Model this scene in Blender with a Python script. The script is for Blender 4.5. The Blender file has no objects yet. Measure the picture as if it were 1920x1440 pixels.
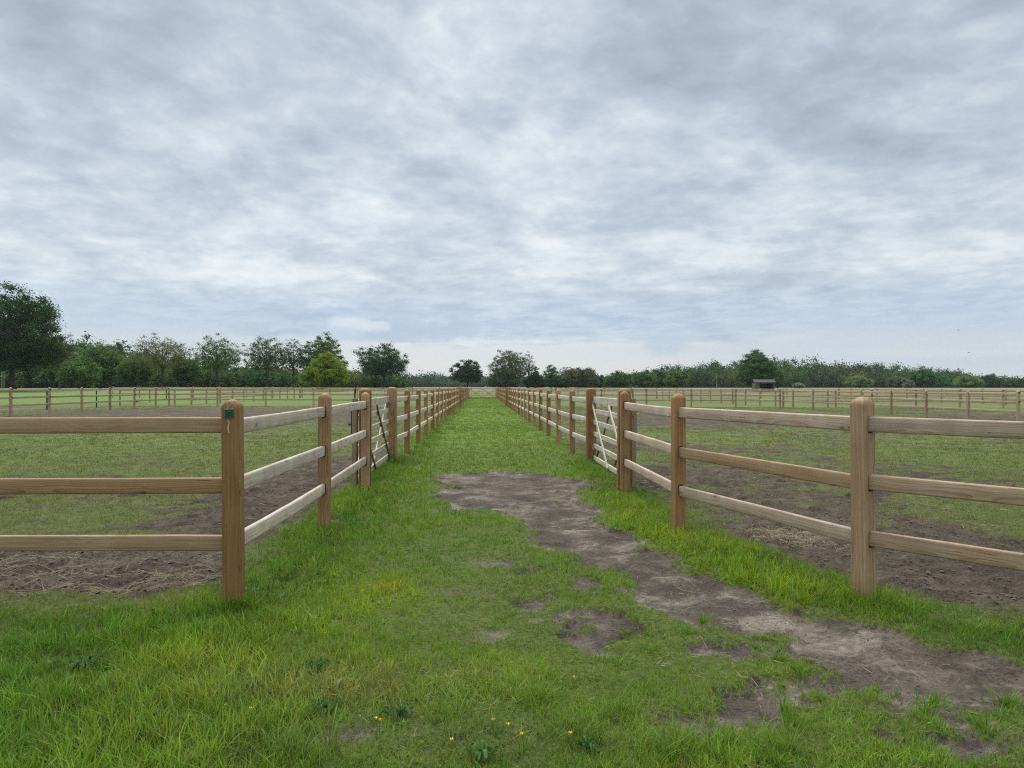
import bpy, math, random
import numpy as np
from mathutils import Vector, Matrix

random.seed(11)
rng = np.random.default_rng(11)
S = bpy.context.scene
C = S.collection
F, CX, HY, CAMH = 1400.0, 960.0, 725.0, 1.5
PSI = 0.0414                      # the camera looks this far to the right of the lane
cP, sP = math.cos(PSI), math.sin(PSI)

# ------------------------------------------------------------------ helpers
def at(px, z):
    x = (px - CX) / F * z
    return x * cP + z * sP, -x * sP + z * cP
def gp(px, py):
    return at(px, F * CAMH / (py - HY))

def hash2(ix, iy, s):
    n = (ix * 374761393 + iy * 668265263 + s * 974634777) & 0xffffffff
    n = ((n ^ (n >> 13)) * 1274126177) & 0xffffffff
    return ((n ^ (n >> 16)) & 0xffff) / 65535.0
def vnoise(x, y, s):
    ix = np.floor(x).astype(np.int64); iy = np.floor(y).astype(np.int64)
    fx = x - ix; fy = y - iy
    fx = fx * fx * (3 - 2 * fx); fy = fy * fy * (3 - 2 * fy)
    a = hash2(ix, iy, s); b = hash2(ix + 1, iy, s); c = hash2(ix, iy + 1, s); d = hash2(ix + 1, iy + 1, s)
    return (a * (1 - fx) + b * fx) * (1 - fy) + (c * (1 - fx) + d * fx) * fy
def fbm(x, y, size, octv=4, s=1):
    x = np.asarray(x, float) / size; y = np.asarray(y, float) / size
    v = 0; a = 1; t = 0
    for o in range(octv):
        v = v + a * (vnoise(x, y, s + o * 7) * 2 - 1); t += a
        a *= .55; x = x * 2.03 + 13.7; y = y * 2.03 + 5.1
    return v / t
def sstep(a, b, x):
    t = np.clip((x - a) / (b - a), 0, 1); return t * t * (3 - 2 * t)

def mesh_from(name, verts, faces_flat, sizes, mats=(), matidx=None, smooth=False, color=None):
    me = bpy.data.meshes.new(name)
    verts = np.asarray(verts, np.float32); nv = len(verts)
    faces_flat = np.asarray(faces_flat, np.int32); sizes = np.asarray(sizes, np.int32)
    me.vertices.add(nv); me.vertices.foreach_set('co', verts.ravel())
    me.loops.add(len(faces_flat)); me.loops.foreach_set('vertex_index', faces_flat)
    me.polygons.add(len(sizes))
    st = np.zeros(len(sizes), np.int32); st[1:] = np.cumsum(sizes)[:-1]
    me.polygons.foreach_set('loop_start', st)
    if matidx is not None: me.polygons.foreach_set('material_index', np.asarray(matidx, np.int32))
    me.polygons.foreach_set('use_smooth', np.full(len(sizes), bool(smooth)))
    me.update(calc_edges=True)
    if color is not None:
        a = me.attributes.new('tint', 'FLOAT_COLOR', 'POINT')
        col = np.ones((nv, 4), np.float32); col[:, :3] = color
        a.data.foreach_set('color', col.ravel())
    for m in mats: me.materials.append(m)
    return me

class MB:
    """collects shapes for ONE mesh object"""
    def __init__(s): s.v = []; s.f = []; s.m = []
    def add(s, verts, faces, mat=0):
        o = len(s.v); s.v += [tuple(v) for v in verts]
        s.f += [tuple(i + o for i in f) for f in faces]; s.m += [mat] * len(faces)
    def loft(s, rings, mat=0, cap=True):
        o = len(s.v); n = len(rings[0])
        for r in rings: s.v += [tuple(p) for p in r]
        for k in range(len(rings) - 1):
            for i in range(n):
                j = (i + 1) % n
                s.f.append((o + k*n + i, o + k*n + j, o + (k+1)*n + j, o + (k+1)*n + i)); s.m.append(mat)
        if cap:
            s.f.append(tuple(o + i for i in reversed(range(n)))); s.m.append(mat)
            s.f.append(tuple(o + (len(rings)-1)*n + i for i in range(n))); s.m.append(mat)
    def tube(s, pts, radii, n=6, mat=0):
        pts = [Vector(p) for p in pts]; rings = []
        for k, p in enumerate(pts):
            d = (pts[min(k+1, len(pts)-1)] - pts[max(k-1, 0)])
            d = d.normalized() if d.length > 1e-9 else Vector((0, 0, 1))
            u = d.cross(Vector((.13, .97, .21)));  u = u.normalized() if u.length > 1e-4 else d.orthogonal().normalized()
            w = d.cross(u)
            rings.append([p + (u*math.cos(6.28318*i/n) + w*math.sin(6.28318*i/n)) * radii[k] for i in range(n)])
        s.loft(rings, mat)
    def box(s, c, d, mat=0, bev=0.0, rot=None):
        hx, hy, hz = d[0]/2, d[1]/2, d[2]/2
        b = bev if bev else min(hx, hy, hz) * .06
        def ring(z, k): 
            return [(-hx+k, -hy+b, z), (-hx+b, -hy+k, z), (hx-b, -hy+k, z), (hx-k, -hy+b, z), (hx-k, hy-b, z), (hx-b, hy-k, z), (-hx+b, hy-k, z), (-hx+k, hy-b, z)]
        R = rot if rot else Matrix.Identity(3)
        rs = [[R @ Vector(p) + Vector(c) for p in ring(z, k)] for z, k in ((-hz, b*.9), (-hz+b, 0), (hz-b, 0), (hz, b*.9))]
        s.loft(rs, mat)
    def bar(s, a, b, w, t, mat=0, up=(0, 0, 1)):
        a = Vector(a); b = Vector(b); x = (b - a); L = x.length; x.normalize()
        y = Vector(up).cross(x).normalized(); z = x.cross(y)
        R = Matrix((x, y, z)).transposed()
        s.box((a + b)/2, (L, t, w), mat, min(w, t)*.12, R)
    def mesh(s, name, mats, angle=35, smooth=True):
        fl = [i for f in s.f for i in f]
        me = mesh_from(name, s.v, fl, [len(f) for f in s.f], mats, s.m, smooth)
        if smooth: me.set_sharp_from_angle(angle=math.radians(angle))
        return me
    def build(s, name, mats, parent=None, loc=(0, 0, 0), rz=0, **k):
        if not isinstance(mats, (list, tuple)): mats = [mats]
        return link(name, s.mesh(name, mats, **k), parent, loc, rz)

def link(name, me, parent=None, loc=(0, 0, 0), rz=0):
    o = bpy.data.objects.new(name, me); C.objects.link(o)
    o.location = loc; o.rotation_euler = (0, 0, rz)
    if parent: o.parent = parent
    return o
def tag(o, label, cat, group=None, kind=None):
    o['label'] = label; o['category'] = cat
    if group: o['group'] = group
    if kind: o['kind'] = kind
    return o
def thing(name, label, cat, loc=(0, 0, 0), rz=0, group=None):
    o = bpy.data.objects.new(name, None); C.objects.link(o); o.empty_display_size = .2
    o.location = loc; o.rotation_euler = (0, 0, rz)
    return tag(o, label, cat, group)

# ------------------------------------------------------------------ materials
class NT:
    def __init__(s, tree): s.t = tree; s.n = tree.nodes; s.l = tree.links
    def new(s, typ, **k):
        n = s.n.new(typ)
        for a, b in k.items(): setattr(n, a, b)
        return n
    def set(s, sock, v):
        if v is None: return
        if isinstance(v, bpy.types.NodeSocket): s.l.new(v, sock)
        else: sock.default_value = v
    def m(s, op, a, b=None, c=None, clamp=False):
        n = s.new('ShaderNodeMath', operation=op, use_clamp=clamp)
        for i, v in enumerate((a, b, c)): s.set(n.inputs[i], v)
        return n.outputs[0]
    def vm(s, op, a, b=None):
        n = s.new('ShaderNodeVectorMath', operation=op)
        s.set(n.inputs[0], a); s.set(n.inputs[1], b)
        return n.outputs['Value'] if op in ('LENGTH', 'DOT_PRODUCT', 'DISTANCE') else n.outputs[0]
    def noise(s, vec, scale, detail=4, rough=.55, dist=0., dim='3D'):
        n = s.new('ShaderNodeTexNoise', noise_dimensions=dim)
        s.set(n.inputs['Vector'], vec); s.set(n.inputs['Scale'], scale); s.set(n.inputs['Detail'], detail)
        s.set(n.inputs['Roughness'], rough); s.set(n.inputs['Distortion'], dist)
        return n.outputs['Fac']
    def mr(s, v, a, b, c=0., d=1., smooth=True):
        n = s.new('ShaderNodeMapRange', interpolation_type='SMOOTHSTEP' if smooth else 'LINEAR')
        for k, q in zip(('Value', 'From Min', 'From Max', 'To Min', 'To Max'), (v, a, b, c, d)): s.set(n.inputs[k], q)
        return n.outputs[0]
    def mix(s, f, a, b, mode='MIX'):
        n = s.new('ShaderNodeMix', data_type='RGBA', blend_type=mode)
        s.set(n.inputs[0], f)
        for i, v in ((6, a), (7, b)):
            if isinstance(v, tuple) and len(v) == 3: v = (*v, 1)
            s.set(n.inputs[i], v)
        return n.outputs[2]
    def xyz(s, v):
        n = s.new('ShaderNodeSeparateXYZ'); s.set(n.inputs[0], v); return n.outputs
    def comb(s, x, y, z):
        n = s.new('ShaderNodeCombineXYZ')
        for i, v in enumerate((x, y, z)): s.set(n.inputs[i], v)
        return n.outputs[0]
    def bump(s, h, strength, dist):
        n = s.new('ShaderNodeBump'); s.set(n.inputs['Height'], h); s.set(n.inputs['Strength'], strength); s.set(n.inputs['Distance'], dist)
        return n.outputs[0]

def new_mat(name):
    m = bpy.data.materials.new(name); m.use_nodes = True
    t = NT(m.node_tree); bs = m.node_tree.nodes['Principled BSDF']
    return m, t, bs

def plain(name, col, rough=.6, metal=0., var=.25, scale=30):
    m, t, b = new_mat(name)
    tc = t.new('ShaderNodeTexCoord').outputs['Object']
    f = t.noise(tc, scale, 4)
    c = t.mix(f, tuple(x*(1-var) for x in col), tuple(min(1, x*(1+var)) for x in col))
    t.l.new(c, b.inputs['Base Color']); b.inputs['Roughness'].default_value = rough; b.inputs['Metallic'].default_value = metal
    return m

def wood(name, axis, dark, light, silver=(.68, .61, .52)):
    """sawn softwood: growth rings about an off-centre axis, streaks, knots, object colour sets the silver tone: weathering, plus painted sky sheen on lane rails"""
    m, t, b = new_mat(name)
    tc = t.new('ShaderNodeTexCoord').outputs['Object']
    oi = t.new('ShaderNodeObjectInfo')
    rnd = oi.outputs['Random']; sep = t.new('ShaderNodeSeparateColor'); t.l.new(oi.outputs['Color'], sep.inputs[0])
    tone, bright = sep.outputs[0], sep.outputs[1]
    o = t.xyz(tc)
    L, A, B = (o[0], o[1], o[2]) if axis == 'X' else (o[2], o[0], o[1])
    L2 = t.m('ADD', L, t.m('MULTIPLY', rnd, 61.))
    wob = t.noise(t.comb(t.m('MULTIPLY', L2, .8), A, B), 1.0, 2)
    wob2 = t.noise(t.comb(t.m('MULTIPLY', L2, 1.5), t.m('ADD', A, 7.), B), 1.2, 2)
    offa = t.m('ADD', t.m('MULTIPLY', t.m('SUBTRACT', rnd, .5), .12), .05)
    a = t.m('ADD', t.m('ADD', A, offa), t.m('MULTIPLY', t.m('SUBTRACT', wob, .5), .075))
    c = t.m('ADD', t.m('ADD', B, .045), t.m('MULTIPLY', t.m('SUBTRACT', wob2, .5), .075))
    r = t.m('SQRT', t.m('ADD', t.m('MULTIPLY', a, a), t.m('MULTIPLY', c, c)))
    ring = t.m('FRACT', t.m('MULTIPLY', r, 128.))
    ring = t.m('POWER', ring, 2.2)
    streak = t.noise(t.comb(t.m('MULTIPLY', L2, 1.2), t.m('MULTIPLY', A, 90.), t.m('MULTIPLY', B, 90.)), 1., 5, .6)
    fine = t.noise(t.comb(t.m('MULTIPLY', L2, 5.), t.m('MULTIPLY', A, 420.), t.m('MULTIPLY', B, 420.)), 1., 2)
    blot = t.noise(t.comb(L2, A, B), 2.2, 4)
    f = t.m('ADD', t.m('MULTIPLY', streak, .75), t.m('MULTIPLY', t.m('SUBTRACT', 1., ring), .24))
    f = t.m('ADD', f, t.m('MULTIPLY', t.m('SUBTRACT', fine, .5), .28), clamp=True)
    f = t.mr(f, .25, .85)
    col = t.mix(f, dark, light)
    # knots
    vo = t.new('ShaderNodeTexVoronoi', feature='F1', voronoi_dimensions='2D'); vo.inputs['Scale'].default_value = 1.
    t.l.new(t.comb(t.m('MULTIPLY', L2, 2.3), t.m('MULTIPLY', t.m('ADD', A, B), 5.5), 0.), vo.inputs['Vector'])
    kd = vo.outputs['Distance']
    gate_ = t.mr(t.noise(t.comb(L2, 3.1, t.m('MULTIPLY', rnd, 9.)), 1.3, 1), .50, .56)
    kd = t.m('ADD', kd, t.m('MULTIPLY', t.m('SUBTRACT', fine, .5), .05))
    kn = t.m('MULTIPLY', t.mr(kd, .02, .085, 1., 0.), gate_)
    halo = t.m('MULTIPLY', t.mr(kd, .06, .26, 1., 0.), gate_)
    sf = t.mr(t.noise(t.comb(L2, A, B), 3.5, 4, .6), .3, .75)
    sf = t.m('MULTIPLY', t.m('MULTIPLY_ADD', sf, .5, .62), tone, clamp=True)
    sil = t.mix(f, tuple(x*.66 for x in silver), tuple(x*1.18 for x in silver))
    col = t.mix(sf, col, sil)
    col = t.mix(t.m('MULTIPLY', halo, .3), col, t.mix(.5, col, (.16, .10, .055)))
    col = t.mix(t.m('MULTIPLY', kn, .72), col, (.075, .042, .022))
    # drying cracks
    cr = t.noise(t.comb(t.m('MULTIPLY', L2, .9), t.m('MULTIPLY', A, 38.), t.m('MULTIPLY', B, 38.)), 1., 2, .4)
    crk = t.m('MULTIPLY', t.mr(t.m('ABSOLUTE', t.m('SUBTRACT', cr, .5)), .0, .012, 1., 0.), t.mr(blot, .5, .62))
    col = t.mix(t.m('MULTIPLY', crk, .75), col, (.05, .032, .02))
    col = t.mix(1., col, t.comb(t.m('MULTIPLY_ADD', t.m('SUBTRACT', blot, .5), .5, bright), t.m('MULTIPLY_ADD', t.m('SUBTRACT', blot, .5), .5, bright), t.m('MULTIPLY_ADD', t.m('SUBTRACT', blot, .5), .45, bright)), 'MULTIPLY')
    t.l.new(col, b.inputs['Base Color'])
    b.inputs['Roughness'].default_value = .62; b.inputs['Specular IOR Level'].default_value = .3
    h = t.m('SUBTRACT', t.m('ADD', t.m('MULTIPLY', streak, .6), t.m('MULTIPLY', fine, .4)), t.m('MULTIPLY', crk, 1.2))
    t.l.new(t.bump(h, .35, .004), b.inputs['Normal'])
    return m

BROWN_D, BROWN_L = (.170, .074, .019), (.44, .235, .080)
TAN_D, TAN_L = (.20, .122, .048), (.42, .29, .14)
M_post = wood('post_wood', 'Z', BROWN_D, BROWN_L)
M_rail = wood('rail_wood', 'X', (.18, .090, .032), (.44, .26, .112))
M_fpost = wood('paddock_post_wood', 'Z', TAN_D, TAN_L)
M_frail = wood('paddock_rail_wood', 'X', TAN_D, TAN_L)
M_gate = wood('gate_wood', 'X', (.17, .11, .06), (.36, .26, .16))
M_stile = wood('gate_stile_wood', 'Z', (.15, .09, .045), (.32, .21, .12))
M_black = plain('black_plastic', (.012, .012, .013), .5)
M_steel = plain('galvanised_steel', (.36, .37, .38), .42, .8)
M_dsteel = plain('dark_steel', (.085, .064, .046), .5, .3)
M_white = plain('white_paint', (.72, .72, .69), .5, 0, .08)
M_green = plain('plaque_green', (.006, .045, .028), .35, 0, .2)
M_gold = plain('plaque_gold', (.30, .27, .13), .4, .5, .15)
M_emb = plain('plaque_emblem', (.014, .095, .06), .4, 0, .2)
M_paper = plain('pale_paint', (.62, .52, .38), .7, 0, .15)

# ------------------------------------------------------------------ terrain
def hgt(x, y):
    x = np.asarray(x, float); y = np.asarray(y, float)
    z = 1.02 * sstep(85, 250, y)
    z = z - np.clip(np.sign(x) * np.maximum(np.abs(x) - 3, 0) * .0036, -.12, .10)
    return z + .03 * fbm(x, y, 9., 2, 91) * sstep(8, 20, np.hypot(x, y))
def H(x, y): return float(hgt(np.array([x]), np.array([y]))[0])

def poly(pts): return np.array([gp(*p) for p in pts])
PATH = poly([(818, 890), (930, 884), (1010, 888), (1060, 897), (1130, 905), (1160, 910), (1105, 918), (1098, 948), (1130, 975), (1185, 1010), (1265, 1055),
             (1400, 1105), (1540, 1162), (1700, 1203), (1925, 1258), (2500, 1420), (2600, 1560), (1930, 1340), (1700, 1310), (1550, 1270), (1475, 1232), (1365, 1194), (1260, 1160), (1196, 1125),
             (1158, 1086), (1080, 1048), (1018, 1011), (985, 978), (930, 958), (830, 960)])
LPAT = poly([(-900, 1035), (100, 1030), (300, 1024), (425, 1030), (425, 1075), (380, 1100), (290, 1112), (160, 1120), (0, 1112), (-300, 1125), (-900, 1120)])
def psdf(x, y, P):
    d = np.full(x.shape, 1e18); ins = np.zeros(x.shape, bool)
    n = len(P)
    for i in range(n):
        ax, ay = P[i]; bx, by = P[(i+1) % n]
        ex, ey = bx - ax, by - ay
        t = np.clip(((x-ax)*ex + (y-ay)*ey) / (ex*ex + ey*ey), 0, 1)
        d = np.minimum(d, (x-ax-t*ex)**2 + (y-ay-t*ey)**2)
        c = ((ay > y) != (by > y)) & (x < (bx-ax)*(y-ay)/((by-ay) if by != ay else 1e-9) + ax)
        ins ^= c
    return np.where(ins, -np.sqrt(d), np.sqrt(d))
def blob(x, y, px, py, rx, ry):
    cx, cy = gp(px, py); Z = F*CAMH/(py-HY)
    a = rx*Z/F; b = (F*CAMH/max(py-ry-HY, 4) - F*CAMH/(py+ry-HY))/2
    return np.exp(-(((x-cx)/a)**2 + ((y-cy)/b)**2))

# right edge of the lane: the fence line bends outwards towards the camera
RF = [(2.02, 200.), (2.02, 7.57), (2.66, 5.09), (4.55, 2.76), (6.6, .55), (9, -2)]
def right_line(y):
    ys = [p[1] for p in RF][::-1]; xs = [p[0] for p in RF][::-1]
    return np.interp(y, ys, xs)
def zones(x, y):
    lp = sstep(0, .5, -1.72 - x + .12*fbm(x, y, .6, 2, 5)) * sstep(-.15, .35, y - 5.0 + .2*fbm(x, y, .8, 3, 6)) * (1 - sstep(54, 56, y))
    rp = sstep(0, .55, x - right_line(y) - .08 + .15*fbm(x, y, .6, 2, 7)) * (1 - sstep(54, 56, y))
    return lp, rp
def cover(x, y):
    lp, rp = zones(x, y)
    n1 = fbm(x, y, 2.2, 5, 21); n2 = fbm(x, y, .35, 4, 22)
    c = np.full(x.shape, 1.25)
    pad = .62 + .50*n1 + .60*n2
    L = pad + .06 + .35*blob(x,y,200,845,300,45) + .2*blob(x,y,150,960,230,40) + .5*blob(x,y,560,832,100,30) - .75*blob(x,y,430,777,300,13) - .8*blob(x,y,60,752,160,9) - .55*blob(x,y,590,885,90,45) - .6*blob(x,y,480,950,110,50) + .5*blob(x,y,300,1130,200,25)
    R = pad - .05 - .5*blob(x,y,1240,788,90,17) + .45*blob(x,y,1330,815,120,14) - .35*blob(x,y,1400,930,230,60) - .7*blob(x,y,1500,1005,130,28) + .45*blob(x,y,1800,842,170,25) + .4*blob(x,y,1840,955,120,32) - .7*blob(x,y,1840,1085,130,45) + .45*blob(x,y,1740,1165,160,40) - .7*blob(x,y,1700,788,280,8) + .35*blob(x,y,1330,980,100,45)
    c = c*(1-lp) + L*lp; c = c*(1-rp) + R*rp
    e = .20*fbm(x, y, .5, 4, 31) + .08*n2
    e2 = fbm(x, y, .42, 5, 33)
    x0_, y0_ = x, y
    x = x + .16*fbm(x0_, y0_, .55, 4, 34); y = y + .22*fbm(x0_, y0_, .55, 4, 35)
    near = y < 16
    s = np.full(x.shape, 9.); s2 = s.copy()
    if near.any():
        s[near] = psdf(x[near], y[near], PATH); s2[near] = psdf(x[near], y[near], LPAT)
    c = c - 1.6*(1 - sstep(-.16, .16, s + e*1.1 + .10*e2)) - 1.5*(1 - sstep(-.2, .2, s2 + e))
    # worn spots in the lane
    w = np.zeros(x.shape)
    for px, py, rx, ry, k in ((1085,1112,45,24,1.),(1110,1180,85,22,1.),(1175,1236,34,24,.9),(1000,1165,40,14,.7),(1410,1236,100,16,.6),(1330,1215,70,18,.7),(1640,1385,140,34,1.),(1830,1330,170,40,1.),(1850,1420,120,30,.9),
                              (255,1412,46,15,1.1),(190,1425,40,10,.7),(680,1406,62,12,.8),(355,1366,34,8,.9),(872,1380,30,11,.8),(640,1195,40,6,.5),(1235,1290,40,12,.6),(1300,1275,50,12,.6),(960,1010,40,12,.5),(1150,1085,40,14,.5),(1480,1300,70,18,.5),(900,905,90,20,.2),(1130,1075,60,20,.4)):
        w = np.maximum(w, k*blob(x, y, px, py, rx, ry))
    c = c - 1.25*sstep(.30, .62, w*(.48 + 2.2*e2 + 1.8*fbm(x0_, y0_, .19, 4, 37)))
    x, y = x0_, y0_
    thin = np.maximum(np.maximum(1.1*blob(x,y,1030,1110,240,120), 1.35*blob(x,y,1540,1300,430,110)), .95*blob(x,y,560,1400,520,55))
    c = c - thin*sstep(-.12, .28, fbm(x, y, .3, 4, 36))*(1-lp)*(1-rp)
    # tufts that survive on the bare soil
    tz = np.maximum(sstep(.30, .50, fbm(x, y, .36, 4, 41)), .6*sstep(.10, .26, fbm(x, y, .16, 3, 42))*sstep(-.22, -.04, s)) * (y < 14)
    front = 1 - sstep(.0, .35, np.abs(s + .1) - .45)
    c = np.where(c < .45, c + 1.0*tz*(s > -.42)*(1-lp)*(1-rp), c)
    c = c + .8*blob(x, y, 880, 925, 50, 16)*(fbm(x, y, .3, 3, 44) > .0)
    return c
LUSH, YEL, DRY = np.array([.152, .270, .026]), np.array([.248, .338, .018]), np.array([.33, .28, .14])
LAWN, PADG = np.array([.165, .264, .036]), np.array([.150, .196, .050])
def tint(x, y):
    lp, rp = zones(x, y)
    n = fbm(x, y, 1.3, 4, 51)[:, None]; n3 = fbm(x, y, 6., 3, 52)[:, None]
    c = LUSH + 0*n
    t = lambda v: np.clip(v, 0, 1)[:, None]
    k = np.maximum(np.maximum(.95*blob(x,y,720,1130,190,60), .75*blob(x,y,640,1190,130,50)), np.maximum(.75*blob(x,y,1300,1040,140,60), .6*blob(x,y,1500,1110,260,60)))
    k = np.maximum(k, .45*blob(x,y,800,1240,420,70)); k = np.maximum(k, .5*blob(x,y,1150,960,60,40))
    c = c + (YEL - c)*np.clip(t(k) + .22*n, 0, 1)
    d = t(np.maximum(.40*blob(x,y,640,1300,260,50), .35*blob(x,y,780,1400,400,40)) + 0)
    c = c + (DRY*.75 - c)*np.clip(d + .15*n, 0, .6)
    lw = sstep(11, 17, y)[:, None]
    c = c + (LAWN*(1+.25*n3) - c)*lw
    pz = np.maximum(lp, rp)[:, None]
    c = c + (PADG*(1+.3*n) - c)*pz
    fr = sstep(54, 57, y)[:, None]*(1 - ((x > -1.7) & (x < 2.1) & (y < 95)))[:, None]
    far = np.array([.150, .165, .062])*(1 + .25*n3)
    lime = np.array([.140, .235, .040])
    big = fbm(x*.35, y, 16., 3, 53)[:, None]
    far = far + (lime - far)*np.clip(sstep(-5, -24, x)[:, None]*sstep(58, 70, y)[:, None]*(1-sstep(170, 200, y))[:, None] + .45*sstep(.1, .5, big), 0, 1)
    tan = np.array([.27, .235, .135])
    far = far + (tan - far)*sstep(120, 190, y + 25*n3[:, 0])[:, None]*.8*(x > -30)[:, None]
    far = far + (np.array([.18, .21, .07]) - far)*sstep(200, 260, y)[:, None]*(x <= -30)[:, None]
    return np.clip(c + (far - c)*fr, .005, 1)
def micro(x, y, c):
    soil = 1 - sstep(.3, .8, c)
    f = 1 - sstep(25, 60, y)
    lp, rp = zones(x, y); pz = np.maximum(lp, rp)
    ch = fbm(x, y, .13, 3, 63); ch = np.where(ch > 0, ch, ch*1.8)
    z = soil*((.014 + .030*pz)*fbm(x, y, .21, 3, 61) + (.010 + .030*pz)*ch) - .02*soil*(1-pz) + .018*fbm(x, y, .9, 3, 62) + .016*sstep(.3, .9, c)
    return z*f

def axis(lo, hi, step, far, growth, back=None):
    a = list(np.arange(lo, hi + 1e-6, step)); s = step
    while a[-1] < far: s *= growth; a.append(a[-1] + s)
    s = step; b = [lo]
    lim = -far if back is None else back
    while b[-1] > lim: s *= growth; b.append(b[-1] - s)
    return np.array(b[:0:-1] + a)
def build_ground():
    xs = axis(-5.6, 5.6, .028, 3200, 1.05); ys = axis(2.4, 12.5, .028, 4200, 1.028, -400)
    X, Y = np.meshgrid(xs, ys); x = X.ravel(); y = Y.ravel()
    c = cover(x, y); tn = tint(x, y)
    z = hgt(x, y) + micro(x, y, c)
    nx, ny = len(xs), len(ys)
    i = (np.arange(ny-1)[:, None]*nx + np.arange(nx-1)[None, :]).ravel()
    fl = np.stack([i, i+1, i+nx+1, i+nx], 1)
    m, t, b = new_mat('ground_soil_and_turf')
    me = mesh_from('ground', np.stack([x, y, z], 1), fl.ravel(), np.full(len(fl), 4), [m], None, True, tn)
    lp, rp = zones(x, y); mud = np.clip(np.maximum(lp, rp) + .7*blob(x, y, 985, 900, 150, 14) - .35*blob(x, y, 1500, 1000, 120, 26), 0, 1)
    a = me.attributes.new('mud', 'FLOAT', 'POINT'); a.data.foreach_set('value', mud.astype(np.float32))
    a = me.attributes.new('cover', 'FLOAT', 'POINT'); a.data.foreach_set('value', c.astype(np.float32))
    o = link('ground', me); tag(o, 'flat ground of turf and trodden brown soil', 'ground', kind='structure')
    tc = t.new('ShaderNodeTexCoord').outputs['Object']
    cv = t.new('ShaderNodeAttribute', attribute_name='cover').outputs['Fac']
    tnn = t.new('ShaderNodeAttribute', attribute_name='tint').outputs['Color']
    n1 = t.noise(tc, 4.5, 8, .65); n2 = t.noise(tc, 34., 6, .65); n3 = t.noise(tc, .55, 5, .6); n4 = t.noise(tc, 150., 3, .6)
    f = t.m('ADD', cv, t.m('ADD', t.m('MULTIPLY', t.m('SUBTRACT', n1, .5), .9), t.m('MULTIPLY', t.m('SUBTRACT', n2, .5), 1.0)))
    f = t.mr(f, .38, .82)
    soil = t.mix(t.mr(n2, .3, .7), (.050, .037, .027), (.190, .146, .110))
    soil = t.mix(t.mr(n1, .42, .72), soil, (.245, .195, .150)); soil = t.mix(t.mr(n4, .6, .78), soil, (.31, .255, .19))
    soil = t.mix(t.mr(n3, .35, .7), t.mix(.5, soil, (.06, .048, .042)), soil)
    mudv = t.new('ShaderNodeAttribute', attribute_name='mud').outputs['Fac']
    nl = t.noise(tc, 1.7, 6, .7, .6)
    soil = t.mix(t.m('MULTIPLY', t.mr(nl, .48, .66), t.m('MULTIPLY_ADD', mudv, -.8, .9)), soil, t.mix(t.mr(n2, .3, .7), (.22, .178, .14), (.40, .335, .265)))
    soil = t.mix(t.m('MULTIPLY', t.mr(nl, .50, .34), .7), soil, (.055, .040, .030))
    soil = t.mix(1., soil, t.mix(mudv, (1.04, 1.06, 1.09), (.82, .79, .76)), 'MULTIPLY')
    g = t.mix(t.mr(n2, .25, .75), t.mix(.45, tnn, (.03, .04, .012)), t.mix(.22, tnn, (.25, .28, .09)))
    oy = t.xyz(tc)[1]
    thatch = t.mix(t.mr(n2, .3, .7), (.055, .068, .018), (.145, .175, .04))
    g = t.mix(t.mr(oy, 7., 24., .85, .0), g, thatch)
    g = t.mix(t.m('MULTIPLY', t.mr(n1, .5, .75), .35), g, (.17, .15, .07))
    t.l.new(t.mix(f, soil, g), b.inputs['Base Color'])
    b.inputs['Roughness'].default_value = .92; b.inputs['Specular IOR Level'].default_value = .2
    hh = t.m('ADD', t.m('MULTIPLY', n2, .6), t.m('ADD', t.m('MULTIPLY', n1, .8), t.m('MULTIPLY', n4, .15)))
    t.l.new(t.bump(hh, 1., .07), b.inputs['Normal'])
build_ground()

# ------------------------------------------------------------------ leaves and grass
def leaf_mat(name, trans=.3, rough=.55, spec=.3):
    m, t, b = new_mat(name)
    col = t.new('ShaderNodeAttribute', attribute_name='tint').outputs['Color']
    t.l.new(col, b.inputs['Base Color']); b.inputs['Roughness'].default_value = rough; b.inputs['Specular IOR Level'].default_value = spec
    tr = t.new('ShaderNodeBsdfTranslucent'); t.l.new(col, tr.inputs['Color'])
    mx = t.new('ShaderNodeMixShader'); mx.inputs[0].default_value = trans
    t.l.new(b.outputs[0], mx.inputs[1]); t.l.new(tr.outputs[0], mx.inputs[2])
    t.l.new(mx.outputs[0], t.n['Material Output'].inputs['Surface'])
    return m
M_grass = leaf_mat('grass_blade', .36, .6, .18)
M_leaf = leaf_mat('leaf', .3, .7, .12)
M_weed = leaf_mat('weed_leaf', .25, .62, .15)
M_bark = plain('bark', (.055, .045, .035), .9, 0, .4, 3)
M_straw = plain('straw', (.34, .27, .155), .7, 0, .35, 8)

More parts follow.
